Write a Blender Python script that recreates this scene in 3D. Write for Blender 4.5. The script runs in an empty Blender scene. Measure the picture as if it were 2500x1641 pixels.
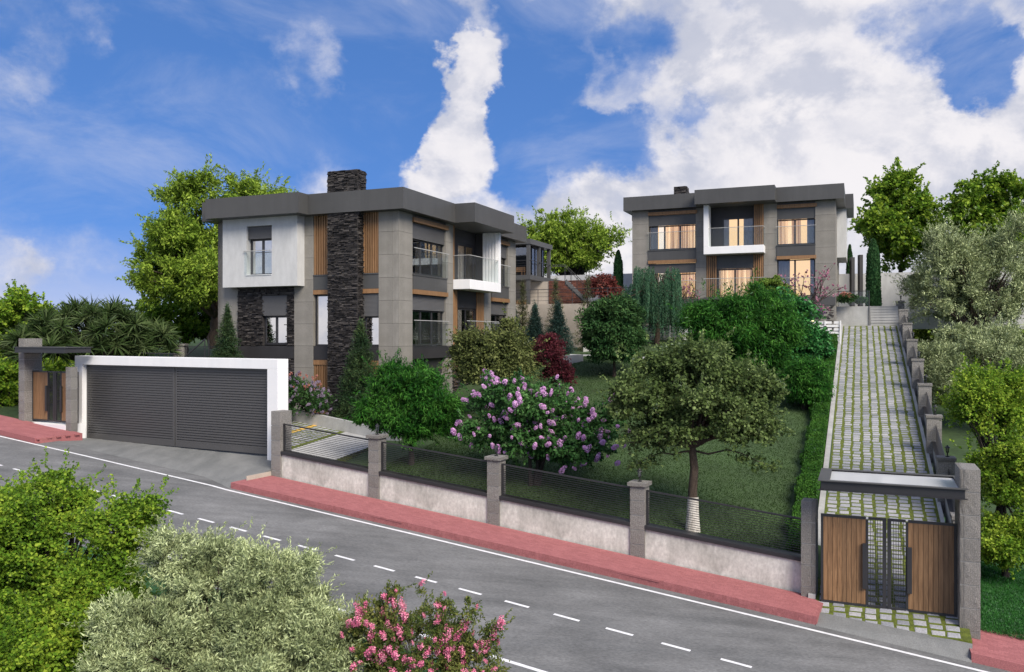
import bpy, math, random
import numpy as np
from mathutils import Matrix, Vector
random.seed(7)
RNG = np.random.default_rng(7)
SC = bpy.context.scene
COL = SC.collection
rad = math.radians

# ------------------------------------------------------------------ camera
F, CX, CY = 2037.0, 1250.0, 820.5            # focal length and centre of the photograph in its own pixels
cam_d = bpy.data.cameras.new('camera')
cam_d.sensor_width = 36.0
cam_d.lens = 36.0 * F / 2500.0
cam_d.clip_start, cam_d.clip_end = 0.1, 5000
cam = bpy.data.objects.new('camera', cam_d)
COL.objects.link(cam)
cam.location = (0, 0, 0)
cam.rotation_euler = (rad(90), 0, 0)
SC.camera = cam

# ------------------------------------------------------------------ sun and sky
SUN = Vector((0.46, -0.80, 0.80)).normalized()
sun_d = bpy.data.lights.new('sun', 'SUN')
sun_d.energy = 1.5
sun_d.angle = rad(32)
sun_d.color = (1.0, 0.90, 0.77)
sun = bpy.data.objects.new('sun', sun_d)
COL.objects.link(sun)
sun.location = (40, -20, 60)
sun.rotation_euler = SUN.to_track_quat('Z', 'Y').to_euler()

world = bpy.data.worlds.new('World')
SC.world = world
world.use_nodes = True
WN, WL = world.node_tree.nodes, world.node_tree.links
WN.clear()


def wn(t, **k):
    n = WN.new(t)
    for a, b in k.items():
        setattr(n, a, b)
    return n


def wmath(op, a, b=None, c=None, clamp=False):
    n = wn('ShaderNodeMath', operation=op, use_clamp=clamp)
    for i, v in enumerate((a, b, c)):
        if v is None:
            continue
        if isinstance(v, (int, float)):
            n.inputs[i].default_value = v
        else:
            WL.new(v, n.inputs[i])
    return n.outputs[0]


def wmap(v, a, b, c, d, smooth=True):
    n = wn('ShaderNodeMapRange', clamp=True)
    n.interpolation_type = 'SMOOTHSTEP' if smooth else 'LINEAR'
    WL.new(v, n.inputs[0])
    for i, x in enumerate((a, b, c, d)):
        n.inputs[i + 1].default_value = x
    return n.outputs[0]


def wmix(fac, a, b):
    n = wn('ShaderNodeMix', data_type='RGBA')
    if isinstance(fac, (int, float)):
        n.inputs[0].default_value = fac
    else:
        WL.new(fac, n.inputs[0])
    for i, v in ((6, a), (7, b)):
        if isinstance(v, tuple):
            n.inputs[i].default_value = v + (1,)
        else:
            WL.new(v, n.inputs[i])
    return n.outputs[2]


tc = wn('ShaderNodeTexCoord')
DIR = tc.outputs['Generated']
sep = wn('ShaderNodeSeparateXYZ')
WL.new(DIR, sep.inputs[0])
ELEV = sep.outputs[2]
lift = wn('ShaderNodeVectorMath', operation='ADD')      # the deep blue of the upper sky reaches low in this photograph
WL.new(DIR, lift.inputs[0])
lift.inputs[1].default_value = (0, 0, 0.42)
nrm = wn('ShaderNodeVectorMath', operation='NORMALIZE')
WL.new(lift.outputs[0], nrm.inputs[0])
sky = wn('ShaderNodeTexSky', sky_type='NISHITA', sun_disc=False)
sky.sun_elevation = math.asin(SUN.z)
sky.sun_rotation = math.atan2(SUN.x, SUN.y)
sky.air_density, sky.dust_density, sky.ozone_density = 1.0, 0.1, 3.0
WL.new(nrm.outputs[0], sky.inputs[0])
hs = wn('ShaderNodeHueSaturation')
hs.inputs['Saturation'].default_value = 1.16
hs.inputs['Value'].default_value = 1.22
WL.new(sky.outputs[0], hs.inputs['Color'])


def wnoise(scale, detail=8, rough=0.55, off=(0, 0, 0), sc=(1, 1, 1), dist=0.0):
    m = wn('ShaderNodeMapping')
    m.inputs['Location'].default_value = off
    m.inputs['Scale'].default_value = sc
    WL.new(DIR, m.inputs[0])
    n = wn('ShaderNodeTexNoise')
    n.inputs['Scale'].default_value = scale
    n.inputs['Detail'].default_value = detail
    n.inputs['Roughness'].default_value = rough
    n.inputs['Distortion'].default_value = dist
    WL.new(m.outputs[0], n.inputs['Vector'])
    return n.outputs[0]


def sky_dir(dx, dy):        # direction of a point of the photograph (2380 px wide measure)
    return Vector(((dx * 1.0504 - CX) / F, 1, -(dy * 1.0504 - CY) / F)).normalized()


def blob(dx, dy, r, w, soft=0.0):
    d = wn('ShaderNodeVectorMath', operation='DOT_PRODUCT')
    WL.new(WDIR, d.inputs[0])
    d.inputs[1].default_value = sky_dir(dx, dy) if dx is not None else Vector(dy).normalized()     # given vector: unseen cloud bank added to brighten the street window reflections
    return wmap(d.outputs['Value'], math.cos(r), math.cos(r * soft), 0.0, w)


_wm = wn('ShaderNodeMapping')
_wm.inputs['Scale'].default_value = (1, 1, 1.2)
WL.new(DIR, _wm.inputs[0])
_wz = wn('ShaderNodeTexNoise')
_wz.inputs['Scale'].default_value = 9.0
_wz.inputs['Detail'].default_value = 6
_wz.inputs['Roughness'].default_value = 0.6
WL.new(_wm.outputs[0], _wz.inputs['Vector'])
_ws = wn('ShaderNodeVectorMath', operation='SUBTRACT')
WL.new(_wz.outputs['Color'], _ws.inputs[0])
_ws.inputs[1].default_value = (.5, .5, .5)
_wk = wn('ShaderNodeVectorMath', operation='SCALE')
WL.new(_ws.outputs[0], _wk.inputs[0])
_wk.inputs['Scale'].default_value = 0.16
_wa = wn('ShaderNodeVectorMath', operation='ADD')
WL.new(DIR, _wa.inputs[0])
WL.new(_wk.outputs[0], _wa.inputs[1])
_wn = wn('ShaderNodeVectorMath', operation='NORMALIZE')
WL.new(_wa.outputs[0], _wn.inputs[0])
WDIR = _wn.outputs[0]


big = wnoise(3.0, 3, 0.5, (3.1, 0, 1.7), (1, 1, 1.6))
mid = wnoise(6.5, 12, 0.62, (0.4, 2.2, 0.3), (1, 1, 1.25), 0.15)
mid2 = wnoise(6.5, 6, 0.60, (0.4 + .022, 2.2 - .01, 0.3 + .03), (1, 1, 1.25), 0.15)
fine = wnoise(20, 8, 0.6, (5, 1, 2), (1, 1, 1.4))
dens = wmath('ADD', wmath('MULTIPLY', big, 0.35), wmath('MULTIPLY', mid, 0.85))
dens = wmath('ADD', dens, wmath('MULTIPLY', fine, 0.16))
puffs = []
for sc_, wt_ in ((11.0, -0.30), (26.0, -0.14)):        # rounded heads of the clouds
    vo = wn('ShaderNodeTexVoronoi', feature='SMOOTH_F1')
    vo.inputs['Scale'].default_value = sc_
    vo.inputs['Smoothness'].default_value = 0.35
    wv = wn('ShaderNodeVectorMath', operation='ADD')
    WL.new(WDIR, wv.inputs[0])
    wv.inputs[1].default_value = (0.3, 0.1, sc_ * 0.01)
    WL.new(wv.outputs[0], vo.inputs['Vector'])
    dens = wmath('ADD', dens, wmath('MULTIPLY_ADD', vo.outputs['Distance'], wt_, -wt_ * 0.42))
BL = [  # where this sky is cloudy (+) and clear (-): directions, not pixels
    (1110, 130, 0.030, 0.40), (1090, 190, 0.045, 0.42), (1060, 260, 0.062, 0.42), (1000, 270, 0.040, 0.30), (1050, 340, 0.058, 0.36), (1030, 410, 0.05, 0.26), (1000, 450, 0.06, 0.18),
    (2000, 420, 0.24, 0.20), (2250, 300, 0.22, 0.20), (1600, 60, 0.16, 0.20), (1420, 100, 0.10, 0.14), (1780, 230, 0.16, 0.13), (2380, 80, 0.12, 0.08),
    (1450, 500, 0.20, 0.16), (1750, 480, 0.20, 0.20), (620, 240, 0.12, 0.02), (760, 40, 0.12, 0.03), (500, 30, 0.06, 0.12), (60, 430, 0.16, 0.12), (180, 470, 0.10, 0.07), (210, 560, 0.12, 0.08), (180, 180, 0.10, 0.03), (700, 380, 0.10, 0.12),
    (0, 640, 0.06, 0.26), (1180, 480, 0.12, 0.12), (700, 420, 0.1, 0.07), (1950, 200, 0.16, 0.2),
    (2190, 120, 0.075, -0.45), (2290, 150, 0.05, -0.3), (1930, 185, 0.05, -0.34), (1800, 250, 0.045, -0.34), (1650, 310, 0.05, -0.36), (1480, 150, 0.05, -0.3), (1330, 110, 0.07, -0.32), (1420, 330, 0.06, -0.26), (1215, 60, 0.06, -0.3), (1220, 420, 0.05, -0.25), (2050, 60, 0.05, -0.2),
    (150, 150, 0.30, -0.26), (None, (-.885, -.45, .10), 0.42, 0.26), (800, 330, 0.12, -0.16), (1290, 330, 0.10, -0.24), (1400, 280, 0.06, -0.14), (2250, 130, 0.06, -0.22), (950, 150, 0.10, -0.32), (900, 330, 0.10, -0.22), (1200, 330, 0.07, -0.2), (700, 200, 0.2, -0.14), (250, 520, 0.22, -0.22), (1230, 200, 0.07, -0.2),
    (600, 420, 0.14, -0.10), (420, 250, 0.16, -0.10), (1560, 330, 0.05, -0.16), (1600, 250, 0.05, -0.14), (1250, 60, 0.06, -0.1), (1850, 330, 0.045, -0.12)]
for b in BL:
    dens = wmath('ADD', dens, blob(*b))
cover = wmap(dens, 0.42, 0.90, 0.0, 1.0)
shade = wmath('MULTIPLY', wmap(wmath('SUBTRACT', mid, mid2), -0.10, 0.07, 0.25, 1.0), wmap(wnoise(5.0, 8, 0.6, (1.3, 7, 0.2), (1, 1, 1.6), 0.3), 0.34, 0.58, 0.45, 1.0))
thick = wmap(dens, 0.95, 1.5, 0.0, 0.7)
lit = wmix(shade, (2.7, 2.9, 3.6), (5.0, 4.85, 5.0))
cloud = wmix(thick, lit, (5.0, 4.85, 5.0))
haze_f = wmap(ELEV, -0.02, 0.13, 0.75, 0.0)
tint = wn('ShaderNodeMix', data_type='RGBA', blend_type='MULTIPLY')
tint.inputs[0].default_value = 1.0
WL.new(hs.outputs[0], tint.inputs[6])
tint.inputs[7].default_value = (0.80, 0.84, 0.98, 1)
base = wmix(haze_f, tint.outputs[2], (3.9, 3.9, 4.4))
veil = wmap(wnoise(4.2, 9, 0.62, (8.3, 1.1, 4.0), (1, 1, 2.0), 0.6), 0.40, 0.78, 0.0, 0.42)
base = wmix(veil, base, (3.5, 3.7, 4.5))
skycol = wmix(cover, base, cloud)
low = wmap(ELEV, -0.30, -0.01, 1.0, 0.0)
skycol = wmix(low, skycol, (3.6, 3.5, 3.5))
bg = wn('ShaderNodeBackground')
bg.inputs[1].default_value = 0.05
WL.new(skycol, bg.inputs[0])
wo = wn('ShaderNodeOutputWorld')
WL.new(bg.outputs[0], wo.inputs[0])

vs_ = SC.view_settings
SC.display_settings.display_device = 'sRGB'
vs_.view_transform = 'Standard'
vs_.look = 'None'
vs_.exposure = 1.88
vs_.gamma = 1.0
vs_.use_curve_mapping = False
SC.cycles.use_denoising = True
SC.cycles.max_bounces = 8
SC.cycles.transparent_max_bounces = 16
SC.cycles.caustics_reflective = False
SC.cycles.caustics_refractive = False

# ------------------------------------------------------------------ measuring the place from the photograph
D2S = 1.0504


def ray(sx, sy):
    return np.array([(sx - CX) / F, 1.0, -(sy - CY) / F])


def at(sx, sy, d):
    return ray(sx, sy) * d


def unit(x, y):
    h = math.hypot(x, y)
    return np.array([x / h, y / h])


U = unit(.385, .923)                 # along the steep drive
V = np.array([U[1], -U[0]])          # across it
R = unit(.886, -.464)                # along the street, downhill
N = np.array([-R[1], R[0]])          # from the street into the garden
P0 = np.array([7.58, 21.0])
G0 = np.array([7.62, 20.6])
GRADE = 0.09
DSL = 0.196


def walk_z(t):
    return -6.57 - GRADE * t


def road_z(t):
    return walk_z(t) - 0.2


def tq(t, q, z=None):
    p = P0 + R * t + N * q
    return (p[0], p[1], walk_z(t) if z is None else z)


def drv(t, v, dz=0.0):
    p = G0 + U * t + V * v
    return (p[0], p[1], -6.6 + DSL * t + dz)


# ------------------------------------------------------------------ materials
def ramp_node(nt, fac, stops):
    r = nt.nodes.new('ShaderNodeValToRGB')
    el = r.color_ramp.elements
    while len(el) < len(stops):
        el.new(0.5)
    for e, (p, c) in zip(el, stops):
        e.position = p
        e.color = tuple(c) + (1,)
    nt.links.new(fac, r.inputs[0])
    return r.outputs[0]


def new_mat(name):
    m = bpy.data.materials.new(name)
    m.use_nodes = True
    nt = m.node_tree
    p = nt.nodes['Principled BSDF']
    return m, nt, p


def noise_node(nt, scale, detail=4, rough=0.55, stretch=(1, 1, 1), coord='Object', dist=0.0, rot=(0, 0, 0)):
    t = nt.nodes.new('ShaderNodeTexCoord')
    mp = nt.nodes.new('ShaderNodeMapping')
    mp.inputs['Scale'].default_value = stretch
    mp.inputs['Rotation'].default_value = rot
    nt.links.new(t.outputs[coord], mp.inputs[0])
    n = nt.nodes.new('ShaderNodeTexNoise')
    n.inputs['Scale'].default_value = scale
    n.inputs['Detail'].default_value = detail
    n.inputs['Roughness'].default_value = rough
    n.inputs['Distortion'].default_value = dist
    nt.links.new(mp.outputs[0], n.inputs['Vector'])
    return n.outputs[0]


def mixc(nt, fac, a, b, mode='MIX'):
    n = nt.nodes.new('ShaderNodeMix')
    n.data_type = 'RGBA'
    n.blend_type = mode
    if isinstance(fac, (int, float)):
        n.inputs[0].default_value = fac
    else:
        nt.links.new(fac, n.inputs[0])
    for i, v in ((6, a), (7, b)):
        if isinstance(v, (tuple, list)):
            n.inputs[i].default_value = tuple(v)[:3] + (1,)
        else:
            nt.links.new(v, n.inputs[i])
    return n.outputs[2]


def bump(nt, p, h, strength=0.3, dist=0.01):
    b = nt.nodes.new('ShaderNodeBump')
    b.inputs['Strength'].default_value = strength
    b.inputs['Distance'].default_value = dist
    nt.links.new(h, b.inputs['Height'])
    nt.links.new(b.outputs[0], p.inputs['Normal'])


def mat_var(name, c1, c2, scale=3, rough=0.7, fine=40, fine_amt=0.25, bump_s=0.2, bump_d=0.01, stretch=(1, 1, 1), per_object=0.0, spec=0.5, metallic=0.0, detail=5):
    """a two-tone surface: broad cloudy change, fine grain, relief"""
    m, nt, p = new_mat(name)
    a = noise_node(nt, scale, detail, 0.6, stretch)
    col = ramp_node(nt, a, [(0.32, c1), (0.68, c2)])
    f = noise_node(nt, fine, 3, 0.7, stretch)
    g = ramp_node(nt, f, [(0.3, (1 - fine_amt,) * 3), (0.7, (1 + fine_amt,) * 3)])
    col = mixc(nt, 1.0, col, g, 'MULTIPLY')
    if per_object:
        oi = nt.nodes.new('ShaderNodeObjectInfo')
        g2 = ramp_node(nt, oi.outputs['Random'], [(0, (1 - per_object,) * 3), (1, (1 + per_object,) * 3)])
        col = mixc(nt, 1.0, col, g2, 'MULTIPLY')
    nt.links.new(col, p.inputs['Base Color'])
    p.inputs['Roughness'].default_value = rough
    p.inputs['Metallic'].default_value = metallic
    p.inputs['Specular IOR Level'].default_value = spec
    if bump_s:
        bump(nt, p, f, bump_s, bump_d)
    return m


def mat_isl(name, c1, c2, c3, rough=0.8, fine=60, bump_s=0.4, bump_d=0.01, spec=0.4):
    """colour chosen per piece (per island of a joined mesh, per object otherwise)"""
    m, nt, p = new_mat(name)
    g = nt.nodes.new('ShaderNodeNewGeometry')
    oi = nt.nodes.new('ShaderNodeObjectInfo')
    ad = nt.nodes.new('ShaderNodeMath')
    ad.operation = 'ADD'
    nt.links.new(g.outputs['Random Per Island'], ad.inputs[0])
    nt.links.new(oi.outputs['Random'], ad.inputs[1])
    fr = nt.nodes.new('ShaderNodeMath')
    fr.operation = 'FRACT'
    nt.links.new(ad.outputs[0], fr.inputs[0])
    col = ramp_node(nt, fr.outputs[0], [(0.0, c1), (0.5, c2), (1.0, c3)])
    f = noise_node(nt, fine, 4, 0.7)
    # world-scaled grain: pieces are scaled unit meshes, so use the true position
    gp = nt.nodes.new('ShaderNodeNewGeometry')
    for l in list(nt.links):
        pass
    n2 = nt.nodes.new('ShaderNodeTexNoise')
    n2.inputs['Scale'].default_value = fine
    n2.inputs['Detail'].default_value = 4
    n2.inputs['Roughness'].default_value = 0.7
    nt.links.new(gp.outputs['Position'], n2.inputs['Vector'])
    gg = ramp_node(nt, n2.outputs[0], [(0.3, (0.68,) * 3), (0.7, (1.3,) * 3)])
    col = mixc(nt, 1.0, col, gg, 'MULTIPLY')
    nt.links.new(col, p.inputs['Base Color'])
    p.inputs['Roughness'].default_value = rough
    p.inputs['Specular IOR Level'].default_value = spec
    if bump_s:
        bump(nt, p, n2.outputs[0], bump_s, bump_d)
    return m


def mat_leaf(name, dark, mid_, light, transl=0.3, rough=0.5, nscale=1.1, gloss=0.25):
    m, nt, p = new_mat(name)
    nt.nodes.remove(p)
    g = nt.nodes.new('ShaderNodeNewGeometry')
    a = nt.nodes.new('ShaderNodeTexNoise')
    a.inputs['Scale'].default_value = nscale
    a.inputs['Detail'].default_value = 3
    nt.links.new(g.outputs['Position'], a.inputs['Vector'])
    ad = nt.nodes.new('ShaderNodeMath')
    ad.operation = 'MULTIPLY_ADD'
    nt.links.new(g.outputs['Random Per Island'], ad.inputs[0])
    ad.inputs[1].default_value = 0.42
    nt.links.new(a.outputs[0], ad.inputs[2])
    col = ramp_node(nt, ad.outputs[0], [(0.38, dark), (0.68, mid_), (0.98, light)])
    d = nt.nodes.new('ShaderNodeBsdfDiffuse')
    t = nt.nodes.new('ShaderNodeBsdfTranslucent')
    gl = nt.nodes.new('ShaderNodeBsdfGlossy')
    gl.inputs['Roughness'].default_value = rough
    gl.inputs['Color'].default_value = (0.6, 0.65, 0.6, 1)
    nt.links.new(col, d.inputs[0])
    nt.links.new(col, t.inputs[0])
    m1 = nt.nodes.new('ShaderNodeMixShader')
    m1.inputs[0].default_value = transl
    nt.links.new(d.outputs[0], m1.inputs[1])
    nt.links.new(t.outputs[0], m1.inputs[2])
    fr = nt.nodes.new('ShaderNodeFresnel')
    fr.inputs[0].default_value = 1.35
    mm = nt.nodes.new('ShaderNodeMath')
    mm.operation = 'MULTIPLY'
    nt.links.new(fr.outputs[0], mm.inputs[0])
    mm.inputs[1].default_value = gloss
    m2 = nt.nodes.new('ShaderNodeMixShader')
    nt.links.new(mm.outputs[0], m2.inputs[0])
    nt.links.new(m1.outputs[0], m2.inputs[1])
    nt.links.new(gl.outputs[0], m2.inputs[2])
    nt.links.new(m2.outputs[0], nt.nodes['Material Output'].inputs[0])
    return m


def mat_glass(name, refl, tint=(0.9, 0.95, 0.95), rough=0.0, dirt=0.0, edge=0.6):
    """sheet of glass: see-through with a share of mirror reflection that grows at grazing angles"""
    m, nt, p = new_mat(name)
    nt.nodes.remove(p)
    tr = nt.nodes.new('ShaderNodeBsdfTransparent')
    tr.inputs[0].default_value = tint + (1,)
    gl = nt.nodes.new('ShaderNodeBsdfGlossy')
    gl.inputs['Roughness'].default_value = rough
    lw = nt.nodes.new('ShaderNodeLayerWeight')
    lw.inputs[0].default_value = 0.35
    mr = nt.nodes.new('ShaderNodeMapRange')
    nt.links.new(lw.outputs['Fresnel'], mr.inputs[0])
    mr.inputs[3].default_value = refl
    mr.inputs[4].default_value = min(1.0, refl + edge)
    mx = nt.nodes.new('ShaderNodeMixShader')
    nt.links.new(mr.outputs[0], mx.inputs[0])
    nt.links.new(tr.outputs[0], mx.inputs[1])
    nt.links.new(gl.outputs[0], mx.inputs[2])
    out = mx.outputs[0]
    if dirt:
        df = nt.nodes.new('ShaderNodeBsdfDiffuse')
        df.inputs[0].default_value = (0.75, 0.78, 0.8, 1)
        m3 = nt.nodes.new('ShaderNodeMixShader')
        m3.inputs[0].default_value = dirt
        nt.links.new(out, m3.inputs[1])
        nt.links.new(df.outputs[0], m3.inputs[2])
        out = m3.outputs[0]
    nt.links.new(out, nt.nodes['Material Output'].inputs[0])
    return m


def mat_emit(name, col, s):
    m, nt, p = new_mat(name)
    p.inputs['Base Color'].default_value = tuple(c * 0.5 for c in col) + (1,)
    p.inputs['Emission Color'].default_value = tuple(col) + (1,)
    p.inputs['Emission Strength'].default_value = s
    return m


def mat_wood(name, c1, c2, c3, knots=True, axis=(12, 12, 0.7)):
    m, nt, p = new_mat(name)
    gp = nt.nodes.new('ShaderNodeNewGeometry')
    mp = nt.nodes.new('ShaderNodeMapping')
    mp.inputs['Scale'].default_value = axis
    nt.links.new(gp.outputs['Position'], mp.inputs[0])
    oi = nt.nodes.new('ShaderNodeObjectInfo')
    ofs = nt.nodes.new('ShaderNodeVectorMath')
    ofs.operation = 'ADD'
    nt.links.new(mp.outputs[0], ofs.inputs[0])
    cb = nt.nodes.new('ShaderNodeCombineXYZ')
    ml = nt.nodes.new('ShaderNodeMath')
    ml.operation = 'MULTIPLY'
    ml.inputs[1].default_value = 37
    nt.links.new(oi.outputs['Random'], ml.inputs[0])
    for i in range(3):
        nt.links.new(ml.outputs[0], cb.inputs[i])
    nt.links.new(cb.outputs[0], ofs.inputs[1])
    n = nt.nodes.new('ShaderNodeTexNoise')
    n.inputs['Scale'].default_value = 2.2
    n.inputs['Detail'].default_value = 8
    n.inputs['Roughness'].default_value = 0.65
    n.inputs['Distortion'].default_value = 0.7
    nt.links.new(ofs.outputs[0], n.inputs['Vector'])
    col = ramp_node(nt, n.outputs[0], [(0.28, c1), (0.5, c2), (0.74, c3)])
    g = ramp_node(nt, oi.outputs['Random'], [(0, (0.82, 0.82, 0.82)), (1, (1.15, 1.12, 1.1))])
    col = mixc(nt, 1.0, col, g, 'MULTIPLY')
    nt.links.new(col, p.inputs['Base Color'])
    p.inputs['Roughness'].default_value = 0.6
    bump(nt, p, n.outputs[0], 0.15, 0.004)
    return m


M = {}
M['asphalt'] = mat_var('asphalt', (.115, .119, .121), (.185, .188, .188), 0.8, 0.85, 24, 0.30, 0.4, 0.01, (0.5, 1.2, 1), detail=8)
def weather(m, streak, amt, lo=.38, hi=.68, scale=1.0, rot=(0, 0, 0)):
    """long stains: rain streaks on walls, tyre-polished bands on the road"""
    nt = m.node_tree
    p = nt.nodes['Principled BSDF']
    src = p.inputs['Base Color'].links[0].from_socket
    n = noise_node(nt, scale, 6, .6, streak, 'Object', 0.2, rot)
    g = ramp_node(nt, n, [(lo, (1 - amt,) * 3), (hi, (1 + amt * .6,) * 3)])
    nt.links.new(mixc(nt, 1.0, src, g, 'MULTIPLY'), p.inputs['Base Color'])


weather(M['asphalt'], (.06, 1.6, 1), .16, rot=(0, 0, math.atan2(.464, .886)))
weather(M['asphalt'], (.5, .5, 1), .12, .42, .60, 1.0)
M['apron'] = mat_var('asphalt apron', (.125, .132, .132), (.19, .196, .194), 1.2, 0.85, 60, 0.32, 0.3, 0.01, (1.2, 0.5, 1), detail=8)
M['paint'] = mat_var('road paint', (.62, .63, .65), (.80, .81, .83), 6, 0.6, 50, 0.14, 0.2, 0.003)
M['brick'] = mat_isl('red paver', (.29, .102, .105), (.32, .114, .118), (.35, .128, .131), 0.85, 40, 0.3, 0.004)
M['brick_bed'] = mat_var('paver bed', (.30, .11, .11), (.36, .14, .14), 8, 0.9)
M['cobble'] = mat_isl('granite cobble', (.21, .22, .245), (.29, .30, .33), (.38, .38, .40), 0.7, 28, 0.7, 0.02)
M['cobble_y'] = mat_isl('yellow painted cobble', (.62, .36, .08), (.70, .42, .10), (.76, .48, .14), 0.7, 28, 0.5, 0.01)
M['moss'] = mat_var('moss joint', (.060, .082, .008), (.14, .175, .018), 7, 0.95, 70, 0.5, 0.8, 0.03)
M['lawn'] = mat_var('lawn soil', (.027, .052, .014), (.044, .085, .024), 0.7, 0.95, 30, 0.4, 0.6, 0.03)
M['verge'] = mat_var('verge grass', (.012, .055, .014), (.022, .10, .022), 2.5, 0.95, 25, 0.5, 0.8, 0.05)
M['soil'] = mat_var('soil', (.02, .045, .012), (.04, .075, .02), 0.2, 0.95, 3, 0.3, 0.5, 0.1)
M['plaster'] = mat_var('weathered plaster', (.34, .345, .31), (.64, .645, .595), 1.0, 0.85, 9, 0.20, 0.25, 0.006, (1, 1, 0.7), detail=10)
M['conc'] = mat_var('concrete panel', (.20, .19, .168), (.258, .246, .22), 0.9, 0.8, 14, 0.09, 0.12, 0.004, (1, 1, 1.4), per_object=0.05)
M['conc_l'] = mat_var('pale concrete', (.32, .325, .32), (.44, .445, .435), 1.3, 0.8, 22, 0.10, 0.15, 0.004)
M['wallbeige'] = mat_var('beige render', (.36, .32, .27), (.46, .41, .35), 0.7, 0.9, 16, 0.08, 0.1, 0.004)
M['stucco'] = mat_var('white stucco', (.47, .48, .48), (.545, .555, .555), 1.4, 0.9, 20, 0.06, 0.2, 0.006, (2.5, 2.5, 1))
M['white'] = mat_var('white paint', (.76, .77, .78), (.82, .82, .82), 0.6, 0.6, 30, 0.015, 0.03, 0.002)
M['alu'] = mat_var('anthracite metal', (.066, .067, .067), (.078, .079, .079), 0.5, 0.45, 40, 0.04, 0.03, 0.002, spec=0.35)
M['alu_d'] = mat_var('black metal', (.022, .022, .025), (.030, .030, .033), 0.8, 0.4, 40, 0.08, 0.03, 0.002)
M['shutter'] = mat_var('roller shutter metal', (.085, .085, .086), (.10, .10, .10), 0.6, 0.5, 40, 0.04, 0.03, 0.002)
M['dark'] = mat_var('dark cladding', (.022, .021, .023), (.03, .029, .031), 0.8, 0.6, 30, 0.08, 0.05, 0.002)
M['garage'] = mat_var('garage slat metal', (.066, .065, .066), (.080, .079, .080), 0.4, 0.42, 40, 0.04, 0.03, 0.002)
M['wood'] = mat_wood('warm wood', (.15, .078, .033), (.235, .13, .058), (.31, .18, .09))
M['plank'] = mat_wood('knotty plank', (.10, .052, .023), (.21, .118, .055), (.30, .18, .09))
M['stone'] = mat_isl('dark ledge stone', (.010, .009, .009), (.026, .023, .0225), (.085, .077, .072), 0.75, 18, 0.8, 0.02)
M['stone_bed'] = mat_var('dark stone bed', (.02, .018, .018), (.03, .027, .027), 8, 0.9)  # dark backing seen in the joints of stones and panels
M['block'] = mat_var('split face block', (.165, .158, .148), (.32, .31, .292), 14, 0.9, 22, 0.40, 1.0, 0.05, per_object=0.12, detail=8)
M['mortar'] = mat_var('mortar', (.33, .32, .30), (.40, .39, .37), 8, 0.9)
M['glass_sky'] = mat_glass('mirror glazing', 0.92, (0.3, 0.3, 0.32))
M['glass_dk'] = mat_glass('dark glazing', 0.22, (0.55, 0.56, 0.56), edge=0.35)
M['glass_lit'] = mat_glass('clear glazing', 0.06, (0.95, 0.95, 0.93))
M['glass_rail'] = mat_glass('railing glass', 0.012, (0.94, 0.965, 0.965), 0.0, 0.012, 0.06)
M['milk'] = mat_glass('canopy glass', 0.75, (0.6, 0.62, 0.65), 0.1, 0.5)
M['room'] = mat_emit('glowing room wall', (1.0, .66, .35), 0.34)  # the wall itself glows in place of room lamps
M['room_w'] = mat_emit('glowing pale room wall', (1.0, .86, .74), 0.32)  # self-glowing too, also used for the screens behind the panes
M['room_dk'] = mat_var('painted dim room', (.05, .042, .036), (.08, .066, .056), 1, 0.9)  # dimness of the unlit rooms is put into the wall colour
M['lamp'] = mat_emit('warm lamp', (1.0, .78, .45), .8)
M['brickwall'] = mat_isl('red wall brick', (.095, .036, .025), (.14, .052, .034), (.19, .075, .05), 0.9, 30, 0.4, 0.01)
for _k, _a in (('conc', .10), ('stucco', .025), ('white', .035), ('plaster', .10), ('alu', .08), ('conc_l', .10)):
    weather(M[_k], (3.0, 3.0, .22), _a, .35, .70, 1.0)
M['bark'] = mat_var('bark', (.055, .038, .028), (.13, .095, .07), 5, 0.95, 30, 0.4, 1.0, 0.05, (3, 3, 0.5))
M['bark_d'] = mat_var('dark bark', (.025, .02, .016), (.06, .048, .038), 5, 0.95, 30, 0.4, 1.0, 0.05, (3, 3, 0.5))
M['lime'] = mat_var('limewash on bark', (.45, .42, .38), (.62, .60, .56), 5, 0.95, 18, 0.25, 0.8, 0.03, (2, 2, 0.5))
M['black_plastic'] = mat_var('black lantern metal', (.012, .012, .014), (.02, .02, .022), 5, 0.4)
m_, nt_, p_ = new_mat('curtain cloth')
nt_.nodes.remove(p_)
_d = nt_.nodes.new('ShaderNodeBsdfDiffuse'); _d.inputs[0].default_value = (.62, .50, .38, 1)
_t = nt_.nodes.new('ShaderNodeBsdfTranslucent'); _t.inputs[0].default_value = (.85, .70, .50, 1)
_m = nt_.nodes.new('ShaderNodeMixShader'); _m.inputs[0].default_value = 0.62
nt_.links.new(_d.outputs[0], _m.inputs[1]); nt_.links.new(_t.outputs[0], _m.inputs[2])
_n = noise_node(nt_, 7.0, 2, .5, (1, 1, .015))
_c = ramp_node(nt_, _n, [(.36, (.34, .20, .10)), (.52, (.74, .52, .32)), (.66, (1.0, .80, .56))])  # light and shade of the folds painted as stripes into the cloth colour
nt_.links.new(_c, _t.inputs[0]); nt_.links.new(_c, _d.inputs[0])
_e = nt_.nodes.new('ShaderNodeEmission'); _e.inputs[1].default_value = 0.19  # cloth glows by itself, standing in for room light shining through
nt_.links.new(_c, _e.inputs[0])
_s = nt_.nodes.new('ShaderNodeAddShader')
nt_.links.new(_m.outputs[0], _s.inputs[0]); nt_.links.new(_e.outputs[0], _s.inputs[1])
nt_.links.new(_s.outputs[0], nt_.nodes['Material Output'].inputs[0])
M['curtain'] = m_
M['curtain_g'] = mat_var('grey curtain', (.30, .28, .28), (.38, .36, .36), 2, 0.9)

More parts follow.
